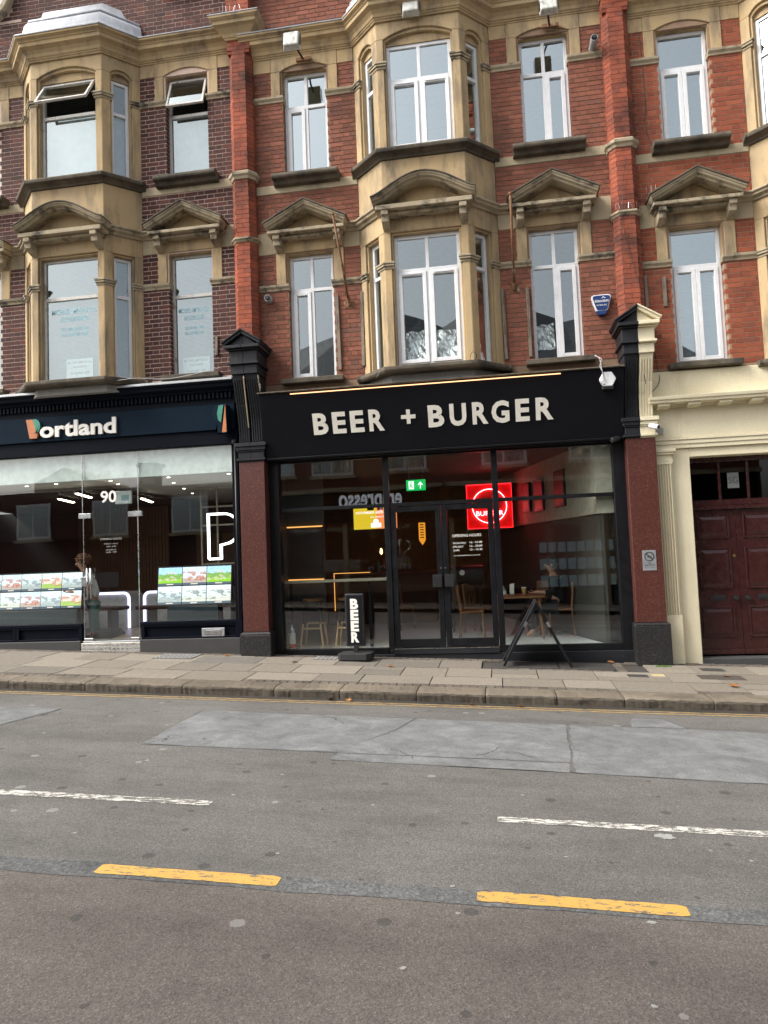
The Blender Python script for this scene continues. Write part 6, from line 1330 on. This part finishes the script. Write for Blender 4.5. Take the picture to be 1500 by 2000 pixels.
# ------------------------------------------------------------------ the far side of the street, seen in the glass
OY = -12.7
SLATEE = plain('slate_edge', (0.085, 0.088, 0.095), .7)
struct(sheet('opposite_pavement', PAVE, [-40, 40], [-16, -10.06], lambda x, y: -0.13 + GX * x)); struct(sheet('opposite_kerb', KERB, [-40, 40], [-10.35, -10.04], lambda x, y: -0.126 + GX * x))
def opposite(x0, x1, eave, ridge, rx, brickm, lab, wins, fas=None, letters=None):
    t = thing('opposite_house', lab, 'house', (x0, OY, 0), 'buildings across the street')
    w = x1 - x0; MB().box(0, w, -8, -.3, -.8, eave).box(0, w, -.3, 0, 2.6, eave).obj('wall', brickm, t)
    if ridge:
        n = len(ridge); vs = [(x - x0, .3, eave) for x, z in ridge] + [(x - x0, -3.6, z) for x, z in ridge] + [(x - x0, -8, eave) for x, z in ridge]
        fs = [(i, i + 1, n + i + 1, n + i) for i in range(n - 1)] + [(n + i, n + i + 1, 2 * n + i + 1, 2 * n + i) for i in range(n - 1)]
        rf = MB().add(vs, fs).obj('roof', ROOFS, t); sv = MB()
        for k in range(1, 14):
            f_ = k / 14
            sv.add([q for (x, z) in ridge for q in ((x - x0, .3 - 3.9 * f_ + .0, eave + (z - eave) * f_ + .012), (x - x0, .3 - 3.9 * f_ + .05, eave + (z - eave) * f_ - .05))], [(2 * i, 2 * i + 2, 2 * i + 3, 2 * i + 1) for i in range(n - 1)])
        sv.obj('slate_courses', SLATEE, rf)['kind'] = 'stuff'
    for (a, z, ww, hh) in wins:
        f = MB().box(a - x0 - ww / 2 - .08, a - x0 + ww / 2 + .08, 0, .05, z - .1, z + hh + .08).obj('window', UPVC, t, .01); MB().box(a - x0 - ww / 2, a - x0 - .03, .051, .056, z, z + hh).obj('pane', GL_UP, f); MB().box(a - x0 + .03, a - x0 + ww / 2, .051, .056, z, z + hh).obj('pane', GL_UP, f); MB().box(a - x0 - ww / 2 - .15, a - x0 + ww / 2 + .15, 0, .14, z - .2, z - .1).obj('sill', PALE, f)
    if fas:
        MB().box(0.15, w - .15, 0, .22, 2.75, 3.75).obj('shop_fascia', BLACKM, t); MB().box(.05, w - .05, 0, .35, 3.76, 3.9).obj('shop_cornice', PALE, t)
        MB().box(0.2, w - .2, -.05, -.03, .3, 2.7).obj('shop_window', GL_SH, t); MB().box(0.05, w - .05, -.1, .05, -.8, .35).obj('stallriser', NAVYD, t)
        for q in (0.1, w / 2, w - .2): MB().box(q, q + .15, -.1, .1, -.6, 2.75).obj('post', PALE, t)
    if letters: text('lettering', letters[0], emit('lit_letters', (0.85, 0.92, 1), .7), t, letters[1] - x0, letters[2] - x0, letters[3], .24, letters[4], .02, .02, mirror=True)
    return t
OB1 = opposite(-8.6, -1.6, 7.3, [(-8.8, 7.4), (-7.4, 10.0), (-5.2, 10.6), (-4.2, 11.2), (-2.4, 10.5), (-1.6, 10.1)], -6.4, BR_B, 'red brick shop across the street, mirrored in the restaurant glass', [(-7.4, 4.5, 1.2, 1.9), (-5.4, 4.45, 1.3, 1.9), (-2.9, 4.5, 1.3, 1.9)], 1, ('empresso', -5.15, -3.0, 3.24, .42))
OB2 = opposite(-1.6, 8.4, 7.3, [(-1.6, 10.1), (-.6, 10.6), (1.2, 11.0), (3.0, 10.2), (5.5, 10.6), (8.5, 7.4)], 3.4, BR_B, 'red brick agency across the street with lit cards in its window', [(.4, 4.5, 1.3, 1.8), (3.2, 4.5, 1.3, 1.8), (6, 4.5, 1.3, 1.8)], 1)
OB3 = opposite(-20, -8.6, 4.35, None, 0, BR_A, 'low brown brick shop across the street, left of the gabled ones', [(-10.5, 2.75, 1.2, 1.1), (-13.5, 2.75, 1.2, 1.1), (-16.5, 2.75, 1.2, 1.1)])
MB().pxz([(3.2, 4.35), (5.6, 4.35), (5.6, 4.75), (4.4, 5.3), (3.2, 4.75)], -3, -.5).obj('dormer', CREAM, OB3)
MB().box(7.3, 7.9, -1.2, -.6, 4.35, 5.15).box(7.22, 7.98, -1.28, -.52, 5.15, 5.28).obj('chimney', BR_A, OB3)
E_CARD = emit('lit_cards', (0.55, 0.75, 0.85), .22)
cd = thing('window_display', 'rows of lit cards in the agency window across the street', 'display', (2.6, OY - .25, 0))
for j in range(3):
    MB().box(-1.3, 1.3, -.02, .02, .30 + j * .55, .33 + j * .55).obj('rail', BLKPL, cd)
    for i in range(8): MB().box(-1.2 + i * .3, -.95 + i * .3, -.01, .01, .35 + j * .55, .70 + j * .55).obj('card', E_CARD, cd)
